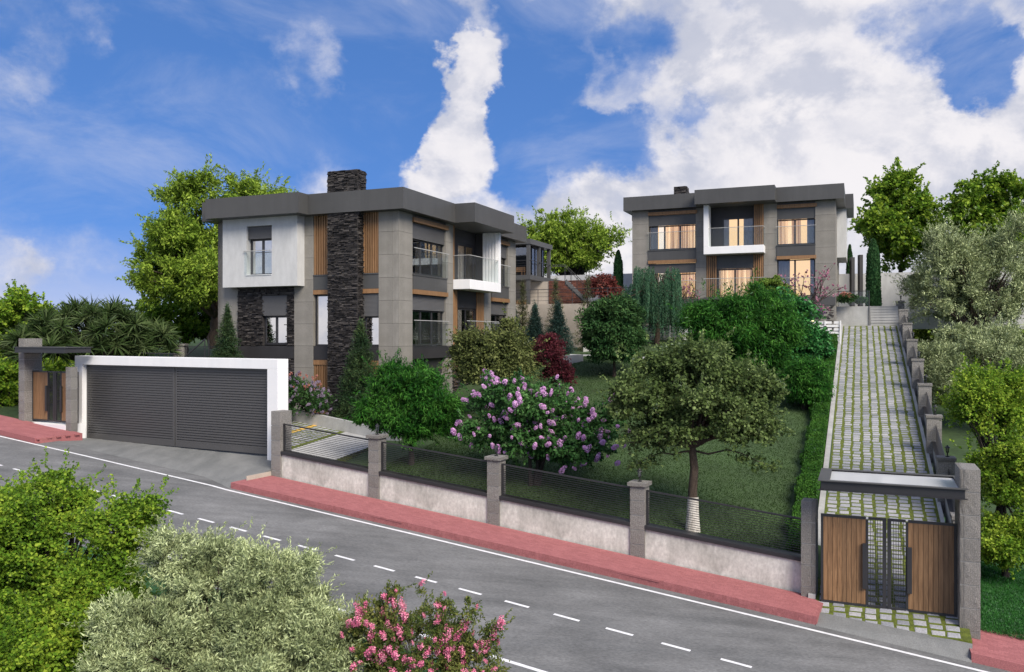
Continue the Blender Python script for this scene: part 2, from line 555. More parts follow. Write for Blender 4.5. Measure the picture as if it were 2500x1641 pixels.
# leaves: dark / middle / light tones of the same plant
LEAF = {
    'maple': mat_leaf('maple leaf', (0.0696, 0.1653, 0.0174), (0.1560, 0.2820, 0.0240), (0.3840, 0.5040, 0.0600), 0.38),
    'locust': mat_leaf('locust leaf', (0.1225, 0.2168, 0.0264), (0.2080, 0.3250, 0.0364), (0.4290, 0.5590, 0.0910), 0.4),
    'olive': mat_leaf('olive leaf', (0.1276, 0.1624, 0.0725), (.255, .31, .145), (.60, .68, .37), 0.15, 0.4, 1.6, 0.4),
    'linden': mat_leaf('linden leaf', (0.0522, 0.0870, 0.0261), (.098, .150, .044), (.24, .32, .12), 0.35),
    'lilac': mat_leaf('lilac leaf', (0.0274, 0.0880, 0.0235), (0.0459, 0.1242, 0.0324), (0.1013, 0.2228, 0.0675), 0.25, 0.4),
    'bush': mat_leaf('bamboo leaf', (0.0117, 0.0666, 0.0117), (0.0270, 0.1148, 0.0135), (0.0945, 0.2565, 0.0405), 0.3),
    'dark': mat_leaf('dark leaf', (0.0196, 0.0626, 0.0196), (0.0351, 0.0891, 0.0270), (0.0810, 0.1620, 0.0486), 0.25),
    'glossy': mat_leaf('glossy leaf', (0.0157, 0.0979, 0.0235), (0.0324, 0.1553, 0.0378), (0.1013, 0.3105, 0.0918), 0.2, 0.3, 1.6, 0.6),
    'oliveb': mat_leaf('grey green leaf', (0.0580, 0.0798, 0.0254), (0.1063, 0.1313, 0.0400), (0.2125, 0.2375, 0.0850), 0.25),
    'yel': mat_leaf('yellow green leaf', (0.0565, 0.0943, 0.0188), (0.1170, 0.1820, 0.0260), (0.2470, 0.3640, 0.0650), 0.3),
    'willow': mat_leaf('willow leaf', (0.0261, 0.0783, 0.0435), (0.0450, 0.1125, 0.0600), (0.1050, 0.2100, 0.1125), 0.25),
    'spruce': mat_leaf('spruce needle', (0.0162, 0.0406, 0.0203), (0.0308, 0.0644, 0.0252), (0.0770, 0.1190, 0.0420), 0.1),
    'blue': mat_leaf('blue spruce needle', (0.0151, 0.0377, 0.0339), (0.0234, 0.0520, 0.0442), (0.0520, 0.0975, 0.0780), 0.1),
    'pine': mat_leaf('pine needle', (0.0487, 0.0592, 0.0278), (0.0744, 0.0840, 0.0384), (0.1440, 0.1500, 0.0744), 0.1),
    'cypress': mat_leaf('cypress leaf', (0.0203, 0.0690, 0.0244), (0.0308, 0.0868, 0.0308), (0.0588, 0.1400, 0.0490), 0.15),
    'red': mat_leaf('red leaf', (0.0493, 0.0116, 0.0174), (.085, .016, .026), (.16, .042, .050), 0.3),
    'red2': mat_leaf('rusty red leaf', (0.1015, 0.0261, 0.0232), (.16, .040, .036), (.26, .10, .075), 0.3),
    'yucca': mat_leaf('dragon tree leaf', (0.0261, 0.0522, 0.0145), (.045, .078, .024), (.11, .15, .06), 0.15, 0.5, 1.0, 0.08),
    'hedge': mat_leaf('hedge leaf', (0.0188, 0.0716, 0.0113), (0.0364, 0.1144, 0.0156), (0.0806, 0.1950, 0.0312), 0.25),
    'grass': mat_leaf('grass blade', (.030, .060, .016), (.037, .072, .021), (.052, .094, .029), 0.3, 0.5, 0.5, 0.02),
    'vgrass': mat_leaf('verge blade', (.012, .065, .012), (.028, .13, .024), (.06, .20, .045), 0.3),
    'pinkfl': mat_leaf('magnolia petal', (.34, .12, .19), (.50, .22, .31), (.66, .38, .46), 0.35),
    'lilacfl': mat_leaf('lilac blossom', (.52, .24, .52), (.72, .40, .71), (.88, .62, .87), 0.25, 0.6, 5.0),
    'myrtle': mat_leaf('crape myrtle blossom', (.62, .12, .26), (.80, .22, .38), (.90, .45, .55), 0.25, 0.6, 5.0),
    'myrleaf': mat_leaf('crape myrtle leaf', (0.0508, 0.0943, 0.0261), (.11, .15, .035), (.26, .26, .08), 0.35),
    'mauve': mat_leaf('mauve flower', (.20, .15, .24), (.32, .25, .36), (.46, .38, .48), 0.25),
    'coral': mat_leaf('coral flower', (.38, .12, .10), (.55, .22, .18), (.68, .36, .30), 0.25),
    'magenta': mat_leaf('magenta flower', (.16, .02, .20), (.28, .05, .32), (.40, .12, .42), 0.25),
}


# ------------------------------------------------------------------ objects
def thing(name, label, cat, loc=(0, 0, 0), group=None, kind=None):
    o = bpy.data.objects.new(name, None)
    o.empty_display_size = 0.2
    o.location = tuple(float(x) for x in loc)
    COL.objects.link(o)
    o['label'] = label
    o['category'] = cat
    if group:
        o['group'] = group
    if kind:
        o['kind'] = kind
    return o


def tag(o, label=None, cat=None, group=None, kind=None):
    for k, v in (('label', label), ('category', cat), ('group', group), ('kind', kind)):
        if v:
            o[k] = v
    return o


def wloc(o):
    v = Vector((0, 0, 0))
    while o is not None:
        v += o.location
        o = o.parent
    return v


def np_mesh(name, verts, faces_list, mat):
    """verts (n,3); faces_list: arrays of shape (k,3) or (k,4)"""
    me = bpy.data.meshes.new(name)
    verts = np.asarray(verts, dtype=np.float32)
    me.vertices.add(len(verts))
    me.vertices.foreach_set('co', verts.ravel())
    idx = np.concatenate([np.asarray(f, dtype=np.int32).ravel() for f in faces_list])
    tot = np.concatenate([np.full(len(f), np.asarray(f).shape[1], dtype=np.int32) for f in faces_list])
    st = np.concatenate([[0], np.cumsum(tot)[:-1]]).astype(np.int32)
    me.loops.add(len(idx))
    me.loops.foreach_set('vertex_index', idx)
    me.polygons.add(len(tot))
    me.polygons.foreach_set('loop_start', st)
    me.update(calc_edges=True)
    if mat:
        me.materials.append(mat)
    return me


def link(name, me, parent=None, loc=None):
    o = bpy.data.objects.new(name, me)
    COL.objects.link(o)
    if parent:
        o.parent = parent
    if loc is not None:
        o.location = loc
    return o


class Fr:
    """a frame in the place: s along, n out (or across), z up, from a point; sx, nx: rise of the s and n axes"""
    def __init__(self, o, a, n, z=0.0, sr=0.0, nr=0.0):
        self.o = np.array(o[:2], float)
        self.a, self.n, self.z, self.sr, self.nr = np.array(a), np.array(n), z, sr, nr
        self.flip = (a[0] * n[1] - a[1] * n[0]) < 0

    def P(self, s, n, z):
        p = self.o + self.a * s + self.n * n
        return (p[0], p[1], self.z + z + self.sr * s + self.nr * n)

    def s_at(self, sx, n=0.0):
        r = (sx - CX) / F
        p = self.o + self.n * n
        return (r * p[1] - p[0]) / (self.a[0] - r * self.a[1])

    def z_at(self, sy, s, n=0.0):
        p = self.o + self.a * s + self.n * n
        return -(sy - CY) / F * p[1] - self.z

    def shift(self, s, n, z=0):
        p = self.P(s, n, z)
        return Fr(p, self.a, self.n, p[2], self.sr, self.nr)


class MB:
    def __init__(self):
        self.v, self.f = [], []

    def hexa(self, pts):
        """pts: 4 bottom then 4 top, same winding"""
        i = len(self.v)
        self.v += [tuple(p) for p in pts]
        a, b = np.array(pts[1]) - np.array(pts[0]), np.array(pts[3]) - np.array(pts[0])
        c = np.array(pts[4]) - np.array(pts[0])
        q = [(0, 3, 2, 1), (4, 5, 6, 7), (0, 1, 5, 4), (1, 2, 6, 5), (2, 3, 7, 6), (3, 0, 4, 7)]
        if np.dot(np.cross(a, b), c) < 0:
            q = [x[::-1] for x in q]
        self.f += [tuple(i + k for k in x) for x in q]
        return self

    def box(self, fr, s0, s1, n0, n1, z0, z1):
        self.hexa([fr.P(s0, n0, z0), fr.P(s1, n0, z0), fr.P(s1, n1, z0), fr.P(s0, n1, z0),
                   fr.P(s0, n0, z1), fr.P(s1, n0, z1), fr.P(s1, n1, z1), fr.P(s0, n1, z1)])
        return self

    def prism(self, pts, z0, z1):
        """plan polygon with (x, y, z) points; z0/z1 added to each point's own height"""
        i, n = len(self.v), len(pts)
        self.v += [(p[0], p[1], p[2] + z0) for p in pts] + [(p[0], p[1], p[2] + z1) for p in pts]
        self.f.append(tuple(range(i + n - 1, i - 1, -1)))
        self.f.append(tuple(range(i + n, i + 2 * n)))
        for k in range(n):
            j = (k + 1) % n
            self.f.append((i + k, i + j, i + n + j, i + n + k))
        return self

    def tube(self, pts, radii, sides=6, cap=True):
        pts = [np.array(p, float) for p in pts]
        i0 = len(self.v)
        up = np.array([0.31, 0.17, 0.93])
        for k, p in enumerate(pts):
            d = pts[min(k + 1, len(pts) - 1)] - pts[max(k - 1, 0)]
            d = d / (np.linalg.norm(d) + 1e-9)
            x = np.cross(d, up)
            if np.linalg.norm(x) < 0.05:
                x = np.cross(d, np.array([1.0, 0, 0]))
            x /= np.linalg.norm(x)
            y = np.cross(d, x)
            for j in range(sides):
                a = 2 * math.pi * j / sides
                self.v.append(tuple(p + (x * math.cos(a) + y * math.sin(a)) * radii[k]))
        for k in range(len(pts) - 1):
            for j in range(sides):
                a, b = i0 + k * sides + j, i0 + k * sides + (j + 1) % sides
                self.f.append((a, b, b + sides, a + sides))
        if cap:
            self.f.append(tuple(i0 + j for j in range(sides))[::-1])
            self.f.append(tuple(i0 + (len(pts) - 1) * sides + j for j in range(sides)))
        return self

    def obj(self, name, mat, parent=None, bevel=0.0, smooth=False):
        off = wloc(parent) if parent else Vector((0, 0, 0))
        me = bpy.data.meshes.new(name)
        me.from_pydata([(v[0] - off.x, v[1] - off.y, v[2] - off.z) for v in self.v], [], self.f)
        me.materials.append(mat)
        if smooth:
            me.polygons.foreach_set('use_smooth', [True] * len(me.polygons))
        o = link(name, me, parent)
        if bevel:
            b = o.modifiers.new('bevel', 'BEVEL')
            b.width = bevel
            b.segments = 2
            b.limit_method = 'ANGLE'
        return o


def bx(name, mat, parent, fr, *boxes, bevel=0.0):
    m = MB()
    for b in boxes:
        m.box(fr, *b)
    return m.obj(name, mat, parent, bevel)


# unit pieces shared by all alike stones, planks, slats and blocks
def unit_piece(name, mat, jit=0.0, inset=0.0, seed=0, rough_face=0.0):
    r = random.Random(seed)
    v, f = [], []
    def J():
        return r.uniform(-jit, jit)
    if inset:
        for z, k in ((-.5, 0), (.5 - inset * 1.2, 0), (.5, inset)):
            for x, y in ((-1, -1), (1, -1), (1, 1), (-1, 1)):
                cut = 1.0
                v.append((x * (.5 - k) * cut + J(), y * (.5 - k) * cut + J(), z + (J() if z > 0 else 0)))
        for a in (0, 4):
            for k in range(4):
                f.append((a + k, a + (k + 1) % 4, a + 4 + (k + 1) % 4, a + 4 + k))
        f += [(8, 9, 10, 11), (3, 2, 1, 0)]
    else:
        for z in (-.5, .5):
            for x, y in ((-.5, -.5), (.5, -.5), (.5, .5), (-.5, .5)):
                v.append((x + J(), y + J(), z + J()))
        f = [(3, 2, 1, 0), (4, 5, 6, 7), (0, 1, 5, 4), (1, 2, 6, 5), (2, 3, 7, 6), (3, 0, 4, 7)]
    me = bpy.data.meshes.new(name)
    me.from_pydata(v, [], f)
    if mat:
        me.materials.append(mat)
    return me


PIECES = {}


def piece_mesh(kind, mat, jit, inset=0.0, n=6):
    key = (kind, mat.name)
    if key not in PIECES:
        PIECES[key] = [unit_piece(kind, mat, jit, inset, k) for k in range(n)]
    return random.choice(PIECES[key])


def place(o, fr, s, n, z, ds, dn, dz, parent, tilt=0.0):
    """put a unit piece: centre (s, n, z) and size in the frame (axes follow its slopes)"""
    c = np.array(fr.P(s, n, z))
    ex = np.array([fr.a[0], fr.a[1], fr.sr]); ex /= np.linalg.norm(ex)
    ey = np.array([fr.n[0], fr.n[1], fr.nr]); ey /= np.linalg.norm(ey)
    ez = np.cross(ex, ey)
    if ez[2] < 0:
        ez = -ez
    if tilt:
        ex, ez = ex * math.cos(tilt) + ez * math.sin(tilt), ez * math.cos(tilt) - ex * math.sin(tilt)
    off = wloc(parent) if parent else Vector((0, 0, 0))
    m = Matrix(((ex[0] * ds, ey[0] * dn, ez[0] * dz, c[0] - off.x),
                (ex[1] * ds, ey[1] * dn, ez[1] * dz, c[1] - off.y),
                (ex[2] * ds, ey[2] * dn, ez[2] * dz, c[2] - off.z), (0, 0, 0, 1)))
    o.matrix_local = m
    return o


def piece(kind, mat, parent, fr, s0, s1, n0, n1, z0, z1, jit=0.0, inset=0.0):
    o = link(kind, piece_mesh(kind, mat, jit, inset, 1 if jit == 0 else 6), parent)
    return place(o, fr, (s0 + s1) / 2, (n0 + n1) / 2, (z0 + z1) / 2, s1 - s0, n1 - n0, z1 - z0, parent)


# ------------------------------------------------------------------ ground, road, pavements
def heights(ctrl):
    pts = np.array(ctrl, float)
    xy, zz = pts[:, :2], pts[:, 2]
    n = len(pts)
    d = np.linalg.norm(xy[:, None] - xy[None], axis=2)
    K = np.where(d > 0, d * d * np.log(d + 1e-9), 0)
    A = np.zeros((n + 3, n + 3))
    A[:n, :n] = K + np.eye(n) * 0.5
    A[:n, n] = 1; A[:n, n + 1:] = xy
    A[n, :n] = 1; A[n + 1:, :n] = xy.T
    w = np.linalg.solve(A, np.concatenate([zz, np.zeros(3)]))

    def h(x, y):
        x, y = np.asarray(x, float), np.asarray(y, float)
        dd = np.sqrt((x[..., None] - xy[:, 0]) ** 2 + (y[..., None] - xy[:, 1]) ** 2)
        return (np.where(dd > 0, dd * dd * np.log(dd + 1e-9), 0) @ w[:n]) + w[n] + w[n + 1] * x + w[n + 2] * y
    return h


CL = np.array([(974.3 - CX) / F * 37.2, 37.2])                       # corner of the lower house nearest the street
HL = Fr(CL, U, V, 0.0)                                               # s along its garden front, n towards the garden
_o = np.array([(1658 - CX) / F * 56.6, 56.6]) - V * 3.25
HR = Fr(_o, V, -U, 3.02)                                             # the upper house, turned a quarter

ctrl = [tq(t, 0, walk_z(t) + .42) for t in (0, -4, -8, -12, -15)]
ctrl += [drv(t, -.5, 0.05) for t in (4, 9, 14, 19, 24, 29, 34)]
ctrl += [HL.P(0, 0, -3.7), HL.P(-.3, -3.5, -3.7), HL.P(5.5, .2, -2.85), HL.P(10, 0.5, -1.9), HL.P(14, 0, -1.3), tuple(at(1386, 870, 46)), tuple(at(1639, 877, 45)),
         tuple(at(1600, 833, 51)), tuple(at(1450, 850, 51)), tq(-17, 1.5, -4.75), tq(-20, 3, -4.9), tq(-25, 3, -4.9), tq(-30, 4, -4.9), tq(-17.6, 5.5, -4.1), tq(-30, 12, -2.6)]
lawn_z = heights(ctrl)


def lawn_hit(sx, sy, d0=15.0):
    r = ray(sx, sy)
    d = d0
    while d < 70:
        p = r * d
        if p[2] <= float(lawn_z(p[0], p[1])):
            return p
        d += 0.1
    return r * d


def grid_mesh(name, c00, c10, c11, c01, nu, nv, hz, mat, kind='structure', dz=0.0):
    u, v = np.meshgrid(np.linspace(0, 1, nu + 1), np.linspace(0, 1, nv + 1), indexing='ij')
    c00, c10, c11, c01 = (np.array(c[:2], float) for c in (c00, c10, c11, c01))
    xy = (c00 * ((1 - u) * (1 - v))[..., None] + c10 * (u * (1 - v))[..., None] + c11 * (u * v)[..., None] + c01 * ((1 - u) * v)[..., None])
    z = hz(xy[..., 0], xy[..., 1]) + dz
    vt = np.concatenate([xy, z[..., None]], axis=2).reshape(-1, 3)
    i = np.arange((nu + 1) * (nv + 1)).reshape(nu + 1, nv + 1)
    q = np.stack([i[:-1, :-1], i[1:, :-1], i[1:, 1:], i[:-1, 1:]], axis=-1).reshape(-1, 4)
    me = np_mesh(name, vt, [q], mat)
    me.polygons.foreach_set('use_smooth', [True] * len(me.polygons))
    o = link(name, me)
    o['kind'] = kind
    return o


def ground_z(x, y):
    x, y = np.asarray(x, float), np.asarray(y, float)
    t = (x - P0[0]) * R[0] + (y - P0[1]) * R[1]
    q = (x - P0[0]) * N[0] + (y - P0[1]) * N[1]
    tc_ = np.clip(t, -60, 40)
    z = -6.77 - GRADE * tc_ - 0.9
    z = z + np.where(q > 0, 0.14 * np.clip(q - 6, 0, 45), 0.16 * np.clip(q + 9, -400, 0))
    z = z - 0.25 * np.clip(q - 60, 0, 400) - 0.12 * np.clip(np.abs(t) - 55, 0, 500) * 1.0
    return z


g = grid_mesh('ground', (-900, -700), (900, -700), (900, 900), (-900, 900), 180, 160, ground_z, M['soil'])
lawn = grid_mesh('lawn', tq(.15, .18), tq(-17.0, .18), (-30, 58), drv(34.6, -.22), 90, 80, lawn_z, M['lawn'])


def poly(name, pts, mat, kind='structure', z0=-.3, z1=0.0, bevel=0.0):
    o = MB().prism(pts, z0, z1).obj(name, mat, None, bevel)
    if kind:
        o['kind'] = kind
    return o


def ZR(t, q, dz=0.0):
    return tq(t, q, road_z(t) + dz)


road = poly('road', [ZR(-75, -.9), ZR(-75, -9.6), ZR(45, -9.6), ZR(45, -.9)], M['asphalt'], z0=-.4)
lines = poly('road_line', [ZR(-75, -1.95), ZR(-75, -2.07), ZR(-31, -2.07), ZR(-31, -1.95)], M['paint'], z0=-.01, z1=.004)


def strip(name, pts, w, dz):
    """a painted stripe following points (t, q)"""
    m = MB()
    for (t0, q0), (t1, q1) in zip(pts[:-1], pts[1:]):
        a, b, c, d = ZR(t0, q0, dz), ZR(t1, q1, dz), ZR(t1, q1 - w, dz), ZR(t0, q0 - w, dz)
        i = len(m.v)
        m.v += [a, b, c, d]
        m.f.append((i + 3, i + 2, i + 1, i))
    o = m.obj(name, M['paint'])
    o['kind'] = 'structure'
    return o


strip('road_line', [(-31, -2.0), (-25.6, -1.88), (-19, -1.80), (-18.3, -1.86), (-10.5, -1.80), (-5, -1.78), (.3, -1.78), (3.4, -1.80), (20, -1.8)], .11, .005)
strip('road_line', [(-75, -7.66), (45, -7.66)], .11, .005)
for k in range(-42, 16):
    t = -9.98 + 1.262 * k
    strip('road_dash', [(t, -4.82), (t + .63, -4.82)], .10, .005)


def paved(t0, t1, q0, q1, parent, skip=None, nobj=300, bl=.2, bw=.1, top=0.0):
    """red pavers in running bond on the street pavement: the nearest ones singly, the rest joined"""
    fr = Fr(tq(0, 0), R, N, walk_z(0), -GRADE, 0)
    cells = []
    k = 0
    q = q0
    while q < q1 - .02:
        s = t1 - (k % 2) * bl * .5
        while s > t0:
            a, b = max(s - bl, t0), min(s, t1)
            cells.append((a, b, q, min(q + bw, q1)))
            s -= bl
        q += bw
        k += 1
    cells = [c for c in cells if not (skip and skip((c[0] + c[1]) / 2, (c[2] + c[3]) / 2)) and c[1] - c[0] > .03]
    cells.sort(key=lambda c: (c[0] + c[1]) / -2)
    rest = MB()
    for i, (a, b, c, d) in enumerate(cells):
        h = top + random.uniform(-.0012, .0012)
        if i < nobj:
            piece('paver', M['brick'], parent, fr, a + .002, b - .002, c + .002, d - .002, top - .05, h, 0.004)
        else:
            rest.box(fr, a + .002, b - .002, c + .002, d - .002, top - .05, h)
    if rest.v:
        r = rest.obj('paver_field', M['brick'], parent)
        r['kind'] = 'stuff'


walk = poly('pavement', [tq(.27, .1), tq(-18.3, .1), tq(-18.36, -1.66), tq(.27, -1.42)], M['brick_bed'], z0=-.5, z1=-.005)
walk['label'] = 'red paved pavement along the plastered garden wall'


def kerb_q(t):
    return -1.42 - (.27 - t) / 18.63 * .24


paved(-18.36, .27, -1.70, .02, walk, lambda t, q: q < kerb_q(t) + .02, 260)
# upright pavers of the kerb face
frk = Fr(tq(0, 0), unit(*(np.array(tq(-18.36, -1.66)[:2]) - np.array(tq(.27, -1.42)[:2]))), N, walk_z(0), 0, 0)
kb = MB()
na = np.array(tq(.27, -1.42)); nb = np.array(tq(-18.36, -1.66))
kd = (nb - na); kl = np.linalg.norm(kd[:2]); kd2 = kd[:2] / kl
frk = Fr(na, kd2, np.array([kd2[1], -kd2[0]]) * (1 if kd2[0] * 0 == 0 else 1), na[2], kd[2] / kl, 0)
if np.dot(frk.n, -N) < 0:
    frk = Fr(na, kd2, -frk.n, na[2], kd[2] / kl, 0)
n_k = int(kl / .1)
for k in range(n_k):
    for j, (za, zb) in enumerate(((-.24, -.115), (-.110, .0))):
        kb.box(frk, k * .1 + .002, k * .1 + .098, -.06, .004 + random.uniform(0, .003), za, zb)
o = kb.obj('kerb_pavers', M['brick'], walk)
o['kind'] = 'stuff'
bx('end_kerb', M['brick'], walk, Fr(tq(.27, 0), R, N, walk_z(.27)), (-.05, .012, -1.42, .1, -.3, .0))

walk2 = poly('pavement', [tq(-28.65, .1), tq(-36, .1), tq(-60, .1), tq(-60, -1.9), tq(-31, -1.9), tq(-28.5, -1.75)], M['brick_bed'], z0=-.5, z1=-.005)
walk2['label'] = 'red paved pavement in front of the small wooden gate'
paved(-36, -28.5, -1.86, .1, walk2, lambda t, q: (t > -28.65 + (0.1 - q) * .08), 0, .4, .2)
bx('kerb_pavers', M['brick'], walk2, Fr(tq(-31, 0), R, N, walk_z(-31), -GRADE), (-5.2, 2.42, -1.9, -1.86, -.28, .002))
bx('end_kerb', M['brick'], walk2, Fr(tq(-28.58, 0), R, N, walk_z(-28.58)), (-.05, .012, -1.86, .1, -.3, .0))

w3 = [tq(3.28, .12), tq(3.46, -1.42), tq(40, -1.42), tq(40, .5), tq(4.6, .78)]
walk3 = poly('pavement', w3, M['brick_bed'], z0=-.5, z1=-.005)
walk3['label'] = 'red paved pavement beyond the tall gate pillar'
paved(3.3, 8.5, -1.42, .75, walk3, lambda t, q: (t < 3.28 + (.12 - q) * .117 + .08), 250)
bx('kerb_pavers', M['brick'], walk3, Fr(tq(3.46, 0), R, N, walk_z(3.46), -GRADE), (0, 9, -1.44, -1.40, -.3, .002))

# asphalt ramps from the road up to the two gates
apron = MB()
GZ = -4.42
tz = np.linspace(-30.4, -18.36, 14)
for k, t in enumerate(tz):
    e = k == len(tz) - 1
    tb = t if not e else -18.5
    apron.v += [ZR(t, -1.15 - (.57 if e else 0) - .5 * max(0, (t + 20.2) / 1.9) * (not e), .003), tq(-18.2 if e else t, .0, -4.72 if e else (road_z(t) * .62 + GZ * .38)), tq(tb, 1.5, GZ)]
for k in range(len(tz) - 1):
    j = k * 3
    apron.f += [(j, j + 3, j + 4, j + 1), (j + 1, j + 4, j + 5, j + 2)]
n0 = len(apron.v)
apron.v += [(p[0], p[1], p[2] - 1) for p in apron.v[-3:]]
apron.f += [(n0 - 3, n0, n0 + 1, n0 - 2), (n0 - 2, n0 + 1, n0 + 2, n0 - 1)]
o = apron.obj('apron', M['apron']); o['kind'] = 'structure'
bx('ramp_cheek', M['wallbeige'], None, Fr(tq(-18.2, 0), R, N), (-.02, .01, -1.1, .05, -5.1, -4.78)).__setitem__('kind', 'structure')
ap2 = MB()
i = [ZR(.27, -1.5, .006), ZR(3.46, -1.5, .006), (drv(-.95, 3.2)[0], drv(-.95, 3.2)[1], -6.82), (drv(-.55, -.1)[0], drv(-.55, -.1)[1], -6.64)]
ap2.v = list(i) + [(p[0], p[1], p[2] - .5) for p in i]
ap2.f = [(0, 1, 2, 3), (0, 4, 5, 1), (1, 5, 6, 2), (2, 6, 7, 3), (3, 7, 4, 0)]
o = ap2.obj('apron', M['apron']); o['kind'] = 'structure'

# steep cobbled drive
DF = Fr(G0, U, V, -6.6, DSL, 0)
TE = 37.1
drive = bx('driveway', M['moss'], None, DF, (-.9, TE, -.12, 3.2, -.5, -.009))
drive['kind'] = 'structure'
cells = []
for c in range(9):
    v0 = -.075 + c * .348
    t = -.86 + random.uniform(0, .2)
    while t < TE - .2:
        L = random.uniform(.17, .25)
        w = random.uniform(.235, .275)
        cells.append((t, t + L, v0 + .03 + random.uniform(-.02, .02), w))
        t += L + random.uniform(.06, .10)
cells.sort()
rest = MB()
rp = random.Random(3)


def cobble(mb, fr, s0, s1, n0, n1, z0, z1):
    i = len(mb.v)
    k = .022
    def j():
        return rp.uniform(-.009, .009)
    for z, e in ((z0, 0), (z1 - .012, 0.0), (z1, k)):
        mb.v += [fr.P(s0 + e + j(), n0 + e + j(), z), fr.P(s1 - e + j(), n0 + e + j(), z), fr.P(s1 - e + j(), n1 - e + j(), z), fr.P(s0 + e + j(), n1 - e + j(), z)]
    q = []
    for a in (0, 4):
        for b in range(4):
            q.append((i + a + b, i + a + (b + 1) % 4, i + a + 4 + (b + 1) % 4, i + a + 4 + b))
    q.append((i + 8, i + 9, i + 10, i + 11))
    if fr.flip:
        q = [x[::-1] for x in q]
    mb.f += q


for i, (t0, t1, v, w) in enumerate(cells):
    h = random.uniform(-.004, .010)
    if i < 300:
        piece('cobblestone', M['cobble'], drive, DF, t0, t1, v, v + w, -.07, h, 0.035, 0.08)
    else:
        cobble(rest, DF, t0, t1, v, v + w, -.07, h)
o = rest.obj('cobble_field', M['cobble'], drive)
o['kind'] = 'stuff'
# moss pushing up between the cobbles
kerb = bx('kerb', M['conc_l'], None, DF, *[(t, t + 1.0 - .006, -.30, -.13, -.6, .10 if t > 2 else .1) for t in np.arange(.2, TE, 1.0)])
tag(kerb, kind='structure')
print('base done')


# ------------------------------------------------------------------ stone pillars, garden walls, lanterns
def rough_block(seed):
    r = random.Random(seed)
    n = 4
    v, f, idx = [], [], {}

    def vert(x, y, z):
        k = (round(x, 4), round(y, 4), round(z, 4))
        if k not in idx:
            on = [abs(abs(c) - .5) < 1e-6 for c in (x, y, z)]
            amp = 0.0 if sum(on) > 1 else 0.016
            d = r.uniform(-.4, 1) * amp
            idx[k] = len(v)
            v.append((x + (math.copysign(d, x) if on[0] else 0), y + (math.copysign(d, y) if on[1] else 0), z + (math.copysign(d * .3, z) if on[2] else 0)))
        return idx[k]
    for ax in range(3):
        for sgn in (-.5, .5):
            for i in range(n):
                for j in range(n):
                    c = []
                    for a, b in ((i, j), (i + 1, j), (i + 1, j + 1), (i, j + 1)):
                        p = [0, 0, 0]
                        p[ax] = sgn
                        p[(ax + 1) % 3] = a / n - .5
                        p[(ax + 2) % 3] = b / n - .5
                        c.append(vert(*p))
                    f.append(c if sgn > 0 else c[::-1])
    me = bpy.data.meshes.new('block')
    me.from_pydata(v, [], f)
    me.materials.append(M['block'])
    return me


BLOCKS = [rough_block(k) for k in range(5)]


def pillar(fr, s0, s1, n0, n1, z0, z1, hb, label, group, cap=True, split=None, cat='pillar', lip=.06):
    """a square pillar of rough split blocks, laid from the top down"""
    t = thing('stone_pillar', label, cat, fr.P((s0 + s1) / 2, (n0 + n1) / 2, z0), group)
    bx('mortar_core', M['mortar'], t, fr, (s0 + .014, s1 - .014, n0 + .014, n1 - .014, z0, z1 - .012))
    top = z1
    if cap:
        o = link('cap', random.choice(BLOCKS), t)
        place(o, fr, (s0 + s1) / 2, (n0 + n1) / 2, z1 - .05, (s1 - s0) + 2 * lip, (n1 - n0) + 2 * lip, .10, t)
        top = z1 - .10
    z = top
    while z > z0 + .02:
        zb = max(z - hb, z0)
        cells = [(s0, s1)] if not split else [(s0, s0 + split), (s0 + split, s1)]
        for a, b in cells:
            o = link('block', random.choice(BLOCKS), t)
            place(o, fr, (a + b) / 2, (n0 + n1) / 2, (z + zb) / 2 + .003, (b - a) - (.012 if split else .002), (n1 - n0), (z - zb) - .022, t)
        z = zb
    return t


def lantern(x, y, z, label, h=.37):
    t = thing('lantern', label, 'lantern', (x, y, z), 'black lanterns on the stone pillars')
    m = MB()
    m.tube([(x, y, z), (x, y, z + h * .08), (x, y, z + h * .09), (x, y, z + h * .3), (x, y, z + h * .38)], [.06, .06, .02, .02, .05], 8)
    m.obj('base', M['black_plastic'], t)
    MB().tube([(x, y, z + h * .38), (x, y, z + h * .76)], [.045, .055], 8).obj('glass_body', M['glass_dk'], t)
    m = MB()
    for a in range(4):
        c, s = math.cos(a * 1.57 + .4) * .052, math.sin(a * 1.57 + .4) * .052
        m.tube([(x + c, y + s, z + h * .38), (x + c, y + s, z + h * .76)], [.006, .006], 4)
    m.obj('cage', M['black_plastic'], t)
    MB().tube([(x, y, z + h * .76), (x, y, z + h * .80), (x, y, z + h * .92), (x, y, z + h)], [.085, .08, .03, .008], 8).obj('cap', M['black_plastic'], t)
    return t


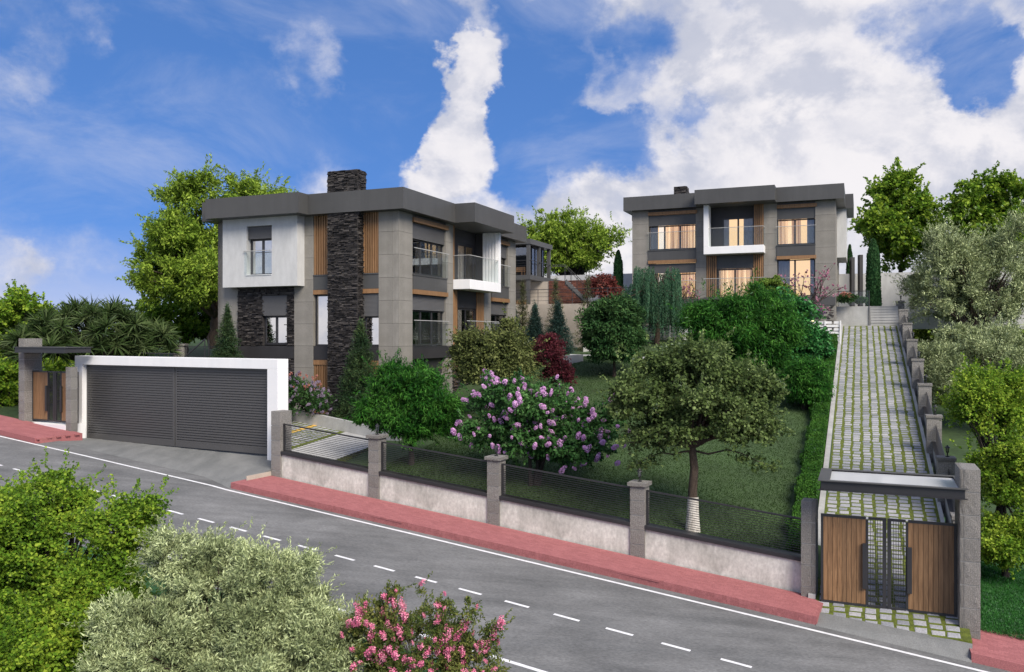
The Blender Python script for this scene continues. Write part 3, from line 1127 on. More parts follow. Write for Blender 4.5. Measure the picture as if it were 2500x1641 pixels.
FQ = .10
PG = 'stone pillars of the street fence'
pill = [(-18.22, -17.80, FQ - .02, .66, 2.30, .52, False, 'broad stone pillar touching the white garage frame'),
        (-13.97, -13.55, FQ, .52, 2.06, .405, True, 'stone pillar between the paved yard and the lawn, lantern on its cap'),
        (-9.47, -9.05, FQ, .52, 2.06, .405, True, 'capped stone pillar in front of the purple lilac'),
        (-4.88, -4.46, FQ, .52, 2.06, .405, True, 'capped stone pillar left of the whitewashed tree trunk'),
        (-.28, .08, FQ - .22, .34, 2.42, .54, False, 'uncapped stone pillar at the hinge side of the wide wooden gate')]
for a, b, q0, q1, h, hb, cap, lab in pill:
    zb = walk_z((a + b) / 2)
    fr = Fr(tq(0, 0), R, N, 0)
    pillar(fr, a, b, q0, q1, zb - .08, zb + h, hb, lab, PG, cap, .26 if not cap and b > -1 else None)
for (a, lab) in ((-13.76, 'black lantern on the pillar between yard and lawn'), (-9.26, 'black lantern under the lowest lilac blossoms'), (-4.67, 'black lantern standing clear on the pillar nearest the whitewashed trunk')):
    p = tq(a, FQ + .21)
    lantern(p[0], p[1], p[2] + 2.06, lab)

bays = [(-17.80, -13.97, 'weathered plaster wall with rail fence before the cobbled yard'), (-13.55, -9.47, 'weathered plaster wall with rail fence before the feathery green tree'),
        (-9.05, -4.88, 'weathered plaster wall with rail fence below the purple lilac'), (-4.46, -.24, 'weathered plaster wall with rail fence before the whitewashed trunk')]
for a, b, lab in bays:
    fr = Fr(tq(a, 0), R, N, walk_z(a), -GRADE, 0)
    L = b - a
    t = thing('garden_fence', lab, 'fence', tq((a + b) / 2, FQ + .1), 'fence bays along the street')
    bx('wall', M['plaster'], t, fr, (0.002, L - .002, FQ + .06, FQ + .26, -.25, .80))
    bx('coping', M['alu_d'], t, fr, (-.03, L + .0, FQ + .0, FQ + .32, .80, .91), bevel=.008)
    for k in range(14):
        z = .965 + k * .0625
        o = link('rail', piece_mesh('rail', M['alu_d'], 0, 0, 1), t)
        place(o, fr, L / 2 + .03, FQ + .15, z, L - .06, .014, .014, t)
    o = link('top_rail', piece_mesh('rail', M['alu_d'], 0, 0, 1), t)
    place(o, fr, L / 2, FQ + .15, 1.855, L - .01, .05, .045, t)
    for s in (.035, L - .03):
        o = link('fence_post', piece_mesh('fence_post', M['alu_d'], 0, 0, 1), t)
        place(o, Fr(fr.P(s, 0, 0), R, N, fr.P(s, 0, 0)[2]), 0, FQ + .15, 1.38, .055, .055, .95, t)

# ------------------------------------------------------------------ wooden double gates
def gate(fr, W, H, label, wood_l=1.0):
    t = thing('wooden_gate', label, 'gate', fr.P(W / 2, 0, 0), 'wooden double gates')
    for lf in (0, 1):
        m = (lambda a: a) if lf == 0 else (lambda a: W - a)
        leaf = bx('gate_leaf', M['alu_d'], t, fr,
                  *[(min(m(a), m(b)), max(m(a), m(b)), -.03, .03, z0, z1) for a, b, z0, z1 in (
                      (.0, .055, 0, H), (W * .345, W * .362, .06, H - .06), (W * .468, W * .497, 0, H), (.055, W * .345, 0, .07), (.055, W * .345, H - .06, H),
                      (W * .362, W * .468, 0, .07), (W * .362, W * .468, H - .06, H))])
        x0, x1 = .055, W * .345
        n = 9
        for k in range(n):
            a, b = x0 + (x1 - x0) * k / n, x0 + (x1 - x0) * (k + 1) / n
            a, b = m(a), m(b)
            piece('plank', M['plank'], leaf, fr, min(a, b) + .004, max(a, b) - .004, -.018, .012, .07, H - .06, 0.004)
        bx('plank_backing', M['dark'], leaf, fr, (min(m(x0), m(x1)), max(m(x0), m(x1)), .013, .02, .07, H - .06))
        mm = MB()
        y0, y1 = W * .362, W * .468
        for k in range(1, 6):
            a = m(y0 + (y1 - y0) * k / 6)
            mm.box(fr, a - .006, a + .006, -.006, .006, .06, H - .05)
        for k in range(1, 26):
            z = .07 + (H - .13) * k / 26
            mm.box(fr, min(m(y0), m(y1)), max(m(y0), m(y1)), -.005, .007, z - .004, z + .004)
        mm.obj('mesh_panel', M['alu_d'], leaf)
        a, b = m(W * .318), m(W * .354)
        bx('handle', M['alu_d'], leaf, fr, (min(a, b), max(a, b), -.10, -.035, H * .21, H * .71), bevel=.006)
    return t


GF = Fr(G0, V, U, -6.6)
gate(Fr(G0 + U * .12, V, U, -6.6), 2.99, 2.2, 'wide wooden double gate at the foot of the cobbled drive')
pillar(Fr(G0, V, U, 0), 3.0, 3.43, -.36, .72, -7.05, -3.04, .53, 'tall stone pillar carrying the gate canopy beside the drive', 'tall gate pillars', False, .09)


def canopy(fr, s0, s1, n0, n1, z, label):
    t = thing('gate_canopy', label, 'canopy', fr.P((s0 + s1) / 2, (n0 + n1) / 2, z), 'flat steel canopies over the gates')
    for nm, (a, b, c, d) in (('front_beam', (s0, s1, n0, n0 + .03)), ('back_beam', (s0, s1, n1 - .03, n1))):
        bx(nm, M['alu_d'], t, fr, (a, b, c, d, z - .22, z - .012))
    for nm, (a, b, c, d) in (('end_beam', (s0, s0 + .03, n0 + .032, n1 - .032)), ('end_beam', (s1 - .03, s1, n0 + .032, n1 - .032))):
        bx(nm, M['alu_d'], t, fr, (a, b, c, d, z - .22, z - .012))
    f = .09
    bx('top_flange', M['alu'], t, fr, (s0 - .06, s1 + .06, n0 - .06, n0 + f, z - .01, z + .01), (s0 - .06, s1 + .06, n1 - f, n1 + .06, z - .01, z + .01),
       (s0 - .06, s0 + .20, n0 + f, n1 - f, z - .01, z + .01), (s1 - .08, s1 + .06, n0 + f, n1 - f, z - .01, z + .01))
    bx('lower_flange', M['alu_d'], t, fr, (s0 - .05, s1 + .05, n0 - .05, n0 + .06, z - .235, z - .222), (s0 - .05, s1 + .05, n1 - .06, n1 + .05, z - .235, z - .222))
    bx('glass_pane', M['milk'], t, fr, (s0 + .2, s1 - .08, n0 + f, n1 - f, z - .05, z - .04))
    return t


canopy(GF, .02, 3.06, -.50, 1.42, -3.48 + 6.6, 'flat canopy with pale glass top over the wide wooden gate') if False else canopy(Fr(G0, V, U, 0), .02, 3.10, -.50, 1.40, -3.48, 'flat canopy with pale glass top over the wide wooden gate')

# small gate far down the street
GL = Fr(tq(-32.3, .38), R, N, -3.66)
gate(GL, 3.05, 2.16, 'small wooden gate half hidden beyond the garage')
SF = Fr(tq(0, 0), R, N, 0)
pillar(SF, -32.7, -32.3, 0, .80, -4.0, -.10, .46, 'tall stone pillar left of the small wooden gate', 'tall gate pillars', False)
pillar(SF, -29.5, -29.16, .0, .30, -4.3, -1.28, .46, 'stone pillar between the small gate and the white garage frame', PG, False)
canopy(SF, SF.s_at(36, -.45), SF.s_at(222, .7), -.45, .7, -.47, 'thin steel canopy over the small wooden gate')
bx('threshold', M['white'], None, SF, (-32.2, -29.5, -.02, .9, -4.4, -3.72)).__setitem__('kind', 'structure')

# ------------------------------------------------------------------ garage gate in its white frame
TF = Fr(tq(0, .92), R, N, 0)
g0, g1, gm = TF.s_at(182.5), -18.70, TF.s_at(416)
t = thing('garage_gate', 'wide grey slatted garage gate in a thick white frame', 'garage gate', TF.P((g0 + g1) / 2, 0, GZ))
fw = MB()
fw.box(TF, g0, g0 + .50, 0, .55, GZ - .3, -1.22).box(TF, g1 - .52, g1, 0, .55, GZ - .3, -1.22).box(TF, g0, g1, 0, .55, -1.22, -.85)
fw.obj('frame', M['white'], t, .012)
for a, b in ((g0 + .50, gm), (gm + .05, g1 - .52)):
    leaf = bx('gate_leaf', M['garage'], t, TF, (a, a + .08, .20, .26, GZ + .02, -1.22), (b - .10, b, .20, .26, GZ + .02, -1.22), (a + .08, b - .10, .20, .26, GZ + .02, GZ + .22), (a + .082, b - .102, .245, .252, GZ + .22, -1.22))
    k = 0
    z = GZ + .22
    while z < -1.23:
        o = link('slat', piece_mesh('slat', M['garage'], 0, 0, 1), leaf)
        place(o, TF, (a + b) / 2 - .01, .225, z + .036, b - a - .182, .05, .066, leaf)
        z += .1
        k += 1

# paved yard behind the garage gate
ya, yb, yc = at(708, 1096, 31), at(711, 1025, 35.5), at(871, 1061, 33.9)
e1, e2 = yb - ya, yc - ya
nn = np.cross(e1, e2); nn /= nn[2]


def yard_z(x, y):
    return ya[2] - (nn[0] * (x - ya[0]) + nn[1] * (y - ya[1]))


yu = (yard_z(*(ya[:2] + U)) - yard_z(*ya[:2]))
yv = (yard_z(*(ya[:2] + V)) - yard_z(*ya[:2]))
YF = Fr(ya, U, V, ya[2], yu, yv)
y0 = YF.s_at(829, 0)
def yq(n, q=.5):
    p = np.array(YF.P(0, n, 0)[:2]) - P0
    return (q - p @ N) / (U @ N)


m = MB()
A_ = tq(-17.7, .45); B_ = YF.P(yq(2.1, .45), 2.1, 0)
ptsY = [(p[0], p[1], yard_z(p[0], p[1])) for p in (A_, B_, YF.P(6.0, 2.1, 0), yb + (yc - yb) * 1.1, yb - (yc - yb) * 0.6, tq(-24, 5), tq(-29, 1.6), tq(-18.2, 1.6))]
m.prism(ptsY, -.4, -.006)
yard = m.obj('yard', M['moss'])
MB().prism([YF.P(yq(.1), .1, 0), YF.P(6.5, .1, 0), YF.P(6.5, 2.1, 0), YF.P(yq(2.1), 2.1, 0)], -.3, .004).obj('slab', M['conc_l'], yard)
yard['kind'] = 'structure'
yard['label'] = 'paved yard behind the garage gate'
rest = MB()
ny = 0
for c in range(-30, 14):
    for k in range(0, 20):
        s, n = .10 + k * .28 + (c % 2) * .02, -3.6 + c * .25
        p = YF.P(s, n, 0)
        r_ = np.array(p[:2]) - P0
        tt, qq = r_ @ R, r_ @ N
        wl = yb[:2] + (np.array([p[0], p[1]]) - yb[:2]) * 0
        dq = (np.array(p[:2]) - yb[:2]) @ N
        if dq > -.05 or qq < (.75 if tt > -18.1 else 1.7) or n > 0.05 or tt < -23:
            continue
        yel = abs(n + 1.55 - 0) < .14
        mt = M['cobble_y'] if yel else M['cobble']
        if tt > -21 and ny < 290:
            piece('cobblestone', mt, yard, YF, s, s + .215, n, n + .20, -.06, .0, 0.03, 0.08)
            ny += 1
        elif not yel:
            cobble(rest, YF, s, s + .215, n, n + .20, -.06, 0)
if rest.v:
    o = rest.obj('cobble_field', M['cobble'], yard); o['kind'] = 'stuff'
m = MB()
w0 = yb - (yc - yb) * 0.6
w1 = yb + (yc - yb) * 1.6
for k in range(8):
    a, b = w0 + (w1 - w0) * k / 8, w0 + (w1 - w0) * (k + 1) / 8
    za, zb_ = yard_z(*a[:2]), yard_z(*b[:2])
    nn2 = N * .18
    m.hexa([(a[0], a[1], za - .3), (b[0], b[1], zb_ - .3), (b[0] + nn2[0], b[1] + nn2[1], zb_ - .3), (a[0] + nn2[0], a[1] + nn2[1], za - .3),
            (a[0], a[1], za + .46), (b[0], b[1], zb_ + .46), (b[0] + nn2[0], b[1] + nn2[1], zb_ + .46), (a[0] + nn2[0], a[1] + nn2[1], za + .46)])
tag(m.obj('retaining_wall', M['conc_l']), 'low concrete retaining wall between the yard and the stone chimney', 'wall')

# ------------------------------------------------------------------ right boundary: stepped walls and pillars
RW = Fr(G0, V, U, 0)
steps_t = [2.75 + 4.62 * k for k in range(-0, 11)]
names = ['nearest', 'second', 'third', 'fourth', 'fifth', 'sixth', 'seventh', 'eighth', 'ninth', 'tenth', 'eleventh']
for k, t0 in enumerate(steps_t):
    zg = -6.6 + DSL * min(t0, TE)
    if t0 > TE:
        zg += .196 * (t0 - TE) * .6
    pz = zg + 1.38
    lab = '%s stone pillar up the drive, counted from the gate canopy' % names[k]
    pillar(RW, 3.13, 3.62, t0 - .25, t0 + .25, zg - .35, pz, .41, lab, 'stone pillars climbing beside the drive', True, None, 'pillar', .03)
    p = RW.P(3.42, t0, 0)
    lantern(p[0], p[1], pz, 'black lantern on the %s pillar up the drive' % names[k])
    w = thing('side_wall', 'plastered wall bay above the %s pillar up the drive' % names[k], 'wall', RW.P(3.42, t0 + 2.3, zg), 'wall bays climbing beside the drive')
    fr = Fr(RW.P(3.42, t0 + .2, 0), U, V, zg + .04, DSL if t0 < TE - 4 else .1, 0)
    bx('wall', M['conc_l'], w, fr, (0, 4.22, -.08, .10, -.6, .42))
    bx('coping', M['alu_d'], w, fr, (0, 4.22, -.12, .14, .42, .49))
    for j in range(8):
        o = link('rail', piece_mesh('rail', M['alu_d'], 0, 0, 1), w)
        place(o, fr, 2.11, .01, .55 + j * .075, 4.2, .02, .022, w)
bx('side_wall', M['conc_l'], None, DF, (-.3, TE, 3.09, 3.2, -.5, .05)).__setitem__('kind', 'structure')
w = thing('side_wall', 'short wall bay between the gate canopy pillar and the nearest drive pillar', 'wall', RW.P(3.42, 1.6, -6.4), 'wall bays climbing beside the drive')
bx('wall', M['conc_l'], w, Fr(RW.P(3.42, .72, 0), U, V, -6.3, DSL, 0), (0, 1.8, -.08, .1, -.6, .55))
bx('coping', M['alu_d'], w, Fr(RW.P(3.42, .72, 0), U, V, -6.3, DSL, 0), (0, 1.8, -.12, .14, .55, .62))

# top of the drive: steps, terrace wall, handrail
ZT = -6.6 + DSL * TE
st = thing('stone_steps', 'pale steps at the top of the cobbled drive', 'steps', RW.P(2.2, TE, ZT))
for k in range(7):
    piece('step', M['conc_l'], st, Fr(RW.P(0, 0, 0), V, U, 0), 1.55, 3.22, TE + k * .32, TE + k * .32 + .60, ZT - .4 + k * .185, ZT + .185 * (k + 1) - .006)
    piece('tread', M['conc_l'], st, Fr(RW.P(0, 0, 0), V, U, 0), 1.53, 3.22, TE + k * .32 - .03, TE + k * .32 + .33, ZT + .185 * (k + 1) - .005, ZT + .185 * (k + 1) + .03)
tw = thing('terrace_wall', 'grey concrete terrace wall left of the steps', 'wall', RW.P(.3, TE, ZT))
TZ = ZT + 1.27
bx('wall', M['conc_l'], tw, RW, (-.85, 1.52, TE, TE + .25, ZT - .8, TZ))
bx('terrace', M['conc_l'], tw, RW, (-.85, 3.6, TE + 2.4, TE + 16, ZT - .5, TZ - .02), (-.85, 1.5, TE + .25, TE + 2.4, ZT - .5, TZ - .02))
hr = thing('handrail', 'thin dark handrail beside the steps on the terrace wall', 'railing', RW.P(1.5, TE, TZ))
m = MB()
m.tube([RW.P(1.45, TE - .05, ZT), RW.P(1.45, TE - .05, ZT + 1.0), RW.P(1.45, TE + .1, TZ + 1.0)], [.025] * 3, 6)
m.tube([RW.P(1.45, TE + .1, TZ), RW.P(1.45, TE + .1, TZ + 1.0)], [.025] * 2, 6).obj('post', M['alu_d'], hr)
MB().tube([RW.P(-.85, TE + .1, TZ + 1.0), RW.P(1.45, TE + .1, TZ + 1.0)], [.022] * 2, 6).obj('top_bar', M['alu_d'], hr)
bx('glass_pane', M['glass_rail'], hr, RW, (-.8, 1.42, TE + .09, TE + .10, TZ + .06, TZ + .96))


# ------------------------------------------------------------------ the two houses
def ledge(parent, fr, s0, s1, z0, z1, n, budget, hole=None, big=1.0):
    """dry ledge stones: courses of thin uneven stones; the first ones singly, the others joined"""
    rest = MB()
    bed = MB()
    bed.box(fr, s0, s1, n - .05, n - .004, z0, z1)
    if not hole:
        bed.obj('stone_backing', M['stone_bed'], parent)
    z = z1
    r = random.Random(int(abs(s0) * 100 + abs(z0) * 10))
    while z > z0 + .02:
        h = min(r.uniform(.04, .078) * big, z - z0)
        s = s0
        while s < s1 - .01:
            L = min(r.choice((.11, .16, .2, .26, .33)) * r.uniform(.8, 1.2) * big, s1 - s)
            if s1 - s - L < .07:
                L = s1 - s
            pr = r.choice((r.uniform(.0, .03), r.uniform(.03, .085)))
            c = (s + L / 2, z - h / 2)
            if not (hole and hole[0] - .02 < c[0] < hole[1] + .02 and hole[2] < c[1] < hole[3]):
                if budget[0] > 0:
                    piece('stone', M['stone'], parent, fr, s + .004, s + L - .004, n - .02, n + pr, z - h + .004, z - .004, 0.09)
                    budget[0] -= 1
                else:
                    j = [r.uniform(-.012, .012) for _ in range(8)]
                    k0 = n - .02
                    rest.hexa([fr.P(s + .004, k0, z - h + .004), fr.P(s + L - .004, k0, z - h + .004), fr.P(s + L - .008 + j[0] * .5, n + pr + j[1], z - h + .008), fr.P(s + .008, n + pr + j[2], z - h + .008),
                               fr.P(s + .004, k0, z - .004), fr.P(s + L - .004, k0, z - .004), fr.P(s + L - .008 + j[3] * .5, n + pr + j[4], z - .01), fr.P(s + .008, n + pr + j[5], z - .01)])
            s += L
        z -= h
    if rest.v:
        o = rest.obj('stone_cladding', M['stone'], parent)
        o['kind'] = 'stuff'


def panels(parent, fr, s0, s1, n0, n1, z0, z1, mat=None):
    """fair-faced concrete panels with open joints"""
    mat = mat or M['conc']
    bx('joint_backing', M['stone_bed'], parent, fr, (s0 + .02, s1 - .02, n0 + .02, n1 - .02, z0, z1 - .02))
    z = z1
    first = True
    while z > z0 + .02:
        zb = 4.69 + 1.03 * math.floor((z - 4.69 - .02) / 1.03)
        zb = max(zb, z0)
        piece('concrete_panel', mat, parent, fr, s0, s1, n0, n1, zb + .006, z - .006)
        z = zb


def slats(parent, fr, s0, s1, z0, z1, n=0.0, pitch=.13):
    bx('slat_backing', M['dark'], parent, fr, (s0, s1, n - .08, n - .05, z0, z1))
    k = max(1, round((s1 - s0) / pitch))
    p = (s1 - s0) / k
    for i in range(k):
        piece('slat', M['wood'], parent, fr, s0 + i * p + p * .16, s0 + (i + 1) * p - p * .16, n - .05, n + .015, z0, z1)


def shutter(parent, fr, s0, s1, z0, z1, n):
    m = MB()
    k = max(2, int((z1 - z0) / .055))
    h = (z1 - z0) / k
    for i in range(k):
        z = z0 + i * h
        m.hexa([fr.P(s0, n - .03, z), fr.P(s1, n - .03, z), fr.P(s1, n + .0, z), fr.P(s0, n + .0, z),
                fr.P(s0, n - .03, z + h * .98), fr.P(s1, n - .03, z + h * .98), fr.P(s1, n - .014, z + h * .98), fr.P(s0, n - .014, z + h * .98)])
    return m.obj('shutter', M['shutter'], parent)


def window(parent, fr, s0, s1, z0, z1, n, mull, glass, fw_=.075, name='window'):
    m = MB()
    m.box(fr, s0, s0 + fw_, n - .06, n, z0, z1).box(fr, s1 - fw_, s1, n - .06, n, z0, z1)
    m.box(fr, s0 + fw_, s1 - fw_, n - .06, n, z0, z0 + fw_).box(fr, s0 + fw_, s1 - fw_, n - .06, n, z1 - fw_, z1)
    cuts = [s0 + fw_] + list(mull) + [s1 - fw_]
    for x in mull:
        m.box(fr, x - .055, x + .055, n - .062, n + .004, z0 + fw_, z1 - fw_)
    w = m.obj(name, M['alu_d'], parent)
    for i in range(len(cuts) - 1):
        a = cuts[i] + (.055 if i else 0)
        b = cuts[i + 1] - (.055 if i < len(cuts) - 2 else 0)
        piece('pane', glass, w, fr, a, b, n - .04, n - .03, z0 + fw_, z1 - fw_)
    return w


def glass_rail(parent, fr, s0, s1, z0, z1, n, ext=.08):
    r = bx('railing_bar', M['conc_l'], parent, fr, (s0 - ext, s1 + ext, n - .018, n + .018, z1, z1 + .03))
    piece('glass_pane', M['glass_rail'], parent, fr, s0, s1, n - .006, n + .006, z0, z1 - .002)
    return r


def room(parent, fr, s0, s1, z0, z1, n, depth, lit):
    m = MB()
    nb = n - depth
    m.box(fr, s0, s1, nb - .1, nb, z0, z1)
    m.obj('room_wall', M['room_w'] if lit == 2 else M['room'] if lit else M['room_dk'], parent)
    bx('room_shell', M['conc_l'] if lit else M['room_dk'], parent, fr, (s0 - .1, s0, nb, n, z0, z1), (s1, s1 + .1, nb, n, z0, z1), (s0 - .1, s1 + .1, nb, n, z0 - .1, z0), (s0 - .1, s1 + .1, nb, n, z1, z1 + .1))


def curtain(parent, fr, s0, s1, z0, z1, n, mat, folds=.13, amp=.05):
    k = max(8, int((s1 - s0) / folds * 8))
    v, f = [], []
    r = random.Random(int(s0 * 77))
    ph = r.uniform(0, 6)
    off = wloc(parent)
    for i in range(k + 1):
        s = s0 + (s1 - s0) * i / k
        d = amp * math.sin(2 * math.pi * (s - s0) / folds + ph) + amp * .4 * math.sin(2 * math.pi * (s - s0) / folds * .37 + ph * 2)
        for z in (z0, z1):
            p = fr.P(s, n + d, z)
            v.append((p[0] - off.x, p[1] - off.y, p[2] - off.z))
    for i in range(k):
        f.append((2 * i, 2 * i + 2, 2 * i + 3, 2 * i + 1))
    me = bpy.data.meshes.new('curtain')
    me.from_pydata(v, [], f)
    me.materials.append(mat)
    me.polygons.foreach_set('use_smooth', [True] * len(f))
    return link('curtain', me, parent)


def house(H, label, br, lit, chimney, bal, zbase, seed):
    random.seed(seed)
    h = thing('house', label, 'house', H.P(0, 0, zbase))
    (a1, a2, b1, b2, c1, c2, d1, d2, e1_, e2_, f2) = br     # pillar|window|pillar|slats|door|slats|pillar|window|pillar
    WD = 10.3
    # body: side and back walls, floors
    bx('back_wall', M['conc'], h, H, (0.05, f2 - .02, -WD, -WD + .3, zbase, 5.6))
    bx('end_wall', M['conc'], h, H, (f2 - .32, f2 - .02, -WD + .3, -.32, zbase, 5.6))
    bx('floor_slab', M['conc'], h, H, (.3, f2 - .33, -WD + .3, -.45, 2.2, 2.5), (.3, f2 - .33, -WD + .3, -.45, -.9, -.6), (.3, f2 - .33, -2.6, -2.5, -.6, 2.2), (.3, f2 - .33, -2.6, -2.5, 2.5, 5.6))
    # front
    for s0, s1 in ((0, a1), (a2, b1), (d1, d2), (e2_, f2)):
        panels(h, H, s0, s1, -.32, 0.0, zbase, 5.6)
    for i, (s0, s1, nm) in enumerate(((a1, a2, 0), (d2, e2_, 1))):
        wide = (s1 - s0) > 2.8
        ml = [s0 + (s1 - s0) * x for x in ((.335, .665) if wide else (.47,))]
        gl = M['glass_lit'] if lit else M['glass_dk']
        bx('head_panel', M['alu'], h, H, (s0 + .002, s1 - .002, -.3, -.03, 5.47, 5.6))
        bx('wood_fin', M['wood'], h, H, (s0 - .01, s1 + .10, -.2, .10, 5.25, 5.46))
        shutter(h, H, s0, s1, 4.52, 5.24, -.08) if not lit else bx('shutter', M['alu'], h, H, (s0, s1, -.12, -.06, 4.52, 5.24))
        window(h, H, s0 + .002, s1 - .002, 2.88, 4.52, -.2, ml, gl)
        bx('spandrel_panel', M['alu'], h, H, (s0 - .005, s1 + .005, -.25, .06, 2.16, 2.80), (s0 - .03, s1 + .03, -.25, .09, 2.80, 2.86))
        bx('wood_fin', M['wood'], h, H, (s0 - .01, s1 + .06, -.2, .10, 1.94, 2.15))
        low_sh = not (lit and not wide)
        zt = 1.92
        if low_sh:
            shutter(h, H, s0, s1, 1.22, 1.92, -.08) if not lit else bx('shutter', M['alu'], h, H, (s0, s1, -.12, -.06, 1.26, 1.92))
            zt = 1.22
        window(h, H, s0 + .002, s1 - .002, -.46, zt, -.2, ml, gl)
        bx('base_band', M['dark'] if not lit else M['alu'], h, H, (s0, s1, -.3, .03, -1.06, -.48))
        glass_rail(h, H, s0 + .02, s1 - .02, 2.87, 4.04, .13)
        glass_rail(h, H, s0 + .02, s1 - .02, -.46, .71, .13)
        bx('window_void', M['dark'], h, H, (s0, s1, -.5, -.3, zbase, -1.08))
        l1 = lit
        for z0, z1 in ((2.5, 5.5), (-.6, 2.2)):
            room(h, H, s0 + .02, s1 - .02, z0, z1, -.30, 1.9, l1)
        if lit:
            cz = -.42
            if wide:
                w_ = s1 - s0
                for z0, z1 in ((2.75, 4.7), (-.55, 1.5)):
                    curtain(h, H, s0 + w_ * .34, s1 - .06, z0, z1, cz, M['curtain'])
                    curtain(h, H, s0 + .06, s0 + w_ * .18, z0, z1, cz, M['curtain_g'], .09, .03)
                bx('pale_screen', M['room_w'], h, H, (s0 + w_ * .18, s0 + w_ * .33, cz - .3, cz - .25, 2.75, 4.7), (s0 + w_ * .18, s0 + w_ * .33, cz - .3, cz - .25, -.55, 1.5))
            else:
                w_ = s1 - s0
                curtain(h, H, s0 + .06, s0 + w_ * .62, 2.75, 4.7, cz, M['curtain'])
                curtain(h, H, s1 - w_ * .22, s1 - .05, 2.75, 4.7, cz, M['curtain_g'], .09, .03)
                curtain(h, H, s0 + .06, s0 + w_ * .33, -.55, 2.0, cz, M['curtain_g'], .09, .03)
                curtain(h, H, s1 - w_ * .14, s1 - .05, -.55, 2.0, cz, M['curtain_g'], .09, .03)
        else:
            curtain(h, H, s1 - .55, s1 - .1, 2.6, 4.6, -.5, M['curtain_g'], .1, .03)
            curtain(h, H, s1 - .55, s1 - .1, -.55, 1.3, -.5, M['curtain_g'], .1, .03)
    # middle bay, lower floor: slats, door, panel
    slats(h, H, b1, b2, zbase + (.0 if not lit else 0), 2.34, -.04)
    slats(h, H, c2, d1, zbase, 2.34, -.04)
    bx('door_panel', M['dark'] if not lit else M['alu'], h, H, (b2, c2, -.2, -.08, 1.45, 2.34))
    window(h, H, b2 + .03, c2 - .03, -.5, 1.44, -.14, [(b2 + c2) / 2], M['glass_lit'] if lit else M['glass_dk'], .09, 'balcony_door')
    bx('door_sill', M['dark'], h, H, (b2, c2, -.2, 0, zbase, -.52))
    room(h, H, b2 + .02, c2 - .02, -.6, 2.2, -.30, 1.9, lit)
    if lit:
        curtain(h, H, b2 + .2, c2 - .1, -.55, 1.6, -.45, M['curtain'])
    else:
        bx('room_screen', M['room_w'], h, H, (c2 - .55, c2 - .2, -.9, -.85, -.5, 1.4))
    bx('base_band', M['dark'] if not lit else M['alu'], h, H, (a2 if not lit else 0, f2 if lit else d2, .005, .04, -1.06, -.50))
    bs0, bs1, post_right = bal
    glass_rail(h, H, bs0 + .05, bs1 - .05, -.45, .75, .80)
    bx('terrace_slab', M['alu'], h, H, (bs0, bs1, .04, .9, -.62, -.46))
    # balcony in its white frame
    P_ = (bs1 - .30, bs1) if post_right else (bs0, bs0 + .32)
    fm = MB()
    fm.box(H, bs0, bs1, 0.0, .95, 2.36, 2.85)
    fm.box(H, P_[0], P_[1], 0.0, .95, 2.85, 5.6)
    bal_o = fm.obj('balcony_frame', M['white'], h, .015)
    # recess behind the balcony
    r0, r1 = (b1 + .2, P_[0] + .02) if post_right else (P_[1] - .02, c2 + .02)
    q0, q1 = (H.s_at(1117, -.45), H.s_at(1157, -.45)) if post_right else (H.s_at(1764, -.45), H.s_at(1841, -.45))
    bx('recess_wall', M['dark'], h, H, (r0, r1, -.55, -.45, 4.85, 5.6), (r0, q0, -.55, -.45, 2.5, 4.85), (q1, r1, -.55, -.45, 2.5, 4.85))
    bx('recess_side', M['dark'], h, H, (r0 - .02, r0, -.55, -.02, 2.86, 5.6))
    bx('recess_side', M['dark'], h, H, (r1, r1 + .02, -.55, -.02, 2.86, 5.6))
    bx('recess_floor', M['conc_l'], h, H, (r0, r1, -.55, -.01, 2.7, 2.84))
    window(h, H, q0, q1, 2.85, 4.85, -.47, [(q0 + q1) / 2], M['glass_lit'], .09, 'balcony_door')
    room(h, H, q0, q1, 2.6, 5.3, -.58, 1.1, 1)
    if lit:
        curtain(h, H, q0 + .05, q0 + .4, 2.8, 4.9, -.7, M['curtain_g'], .09, .03)
        curtain(h, H, q1 - .7, q1 - .05, 2.8, 4.9, -.7, M['curtain_g'], .09, .03)
    else:
        bx('room_screen', M['wood'], h, H, (q0 + .9, q1 - .1, -1.25, -1.2, 2.86, 4.6))
    if post_right:
        for k in range(5):      # upright fins on the inner side of the white frame
            piece('fin', M['white'], h, H, P_[0] - .05, P_[0] - .004, .02 + k * .18, .12 + k * .18, 2.86, 5.58)
        slats(h, H, b1, b1 + .2, 2.5, 5.6, -.02, .07)
    else:
        slats(h, H, c2 + .05, d1, 2.5, 5.6, -.02, .13)
    glass_rail(h, H, bs0 + (.02 if post_right else .32), bs1 - (.3 if post_right else .02), 2.86, 4.05, .92, 0)
    sd = Fr(H.P(bs0 + .03 if post_right else bs1 - .03, 0, 0), H.n, -H.a, H.z)
    glass_rail(h, sd, .02, .9, 2.86, 4.05, 0, 0)
    # roof with its deep fascia
    e = .5
    pts = [(-e, e), (4.57, e), (4.57, 1.58), (9.6, 1.58), (9.6, e), (f2 + e, e)]
    if lit:
        pts += [(f2 + e, -3.9), (f2 + 1.0, -3.9), (f2 + 1.0, -9.2), (f2 + e, -9.2)]
    pts += [(f2 + e, -WD - e), (-e, -WD - e), (-e, -9.95), (-1.2, -9.95), (-1.2, -4.54), (-e, -4.54)]
    roof = MB().prism([H.P(s, n, 0) for s, n in pts], 5.6, 6.54).obj('roof', M['alu'], h)
    c = [H.P(s, n, 6.55) for s, n in ((.3, -.3), (f2 - .3, -.3), (f2 - .3, -WD + .3), (.3, -WD + .3))] + [H.P(4.5, -5, 7.35), H.P(f2 - 4.5, -5, 7.35)]
    m = MB()
    m.v, m.f = c, [(0, 1, 5, 4), (1, 2, 5), (2, 3, 4, 5), (3, 0, 4)]
    m.obj('hip', M['alu'], roof)
    budget = [300]
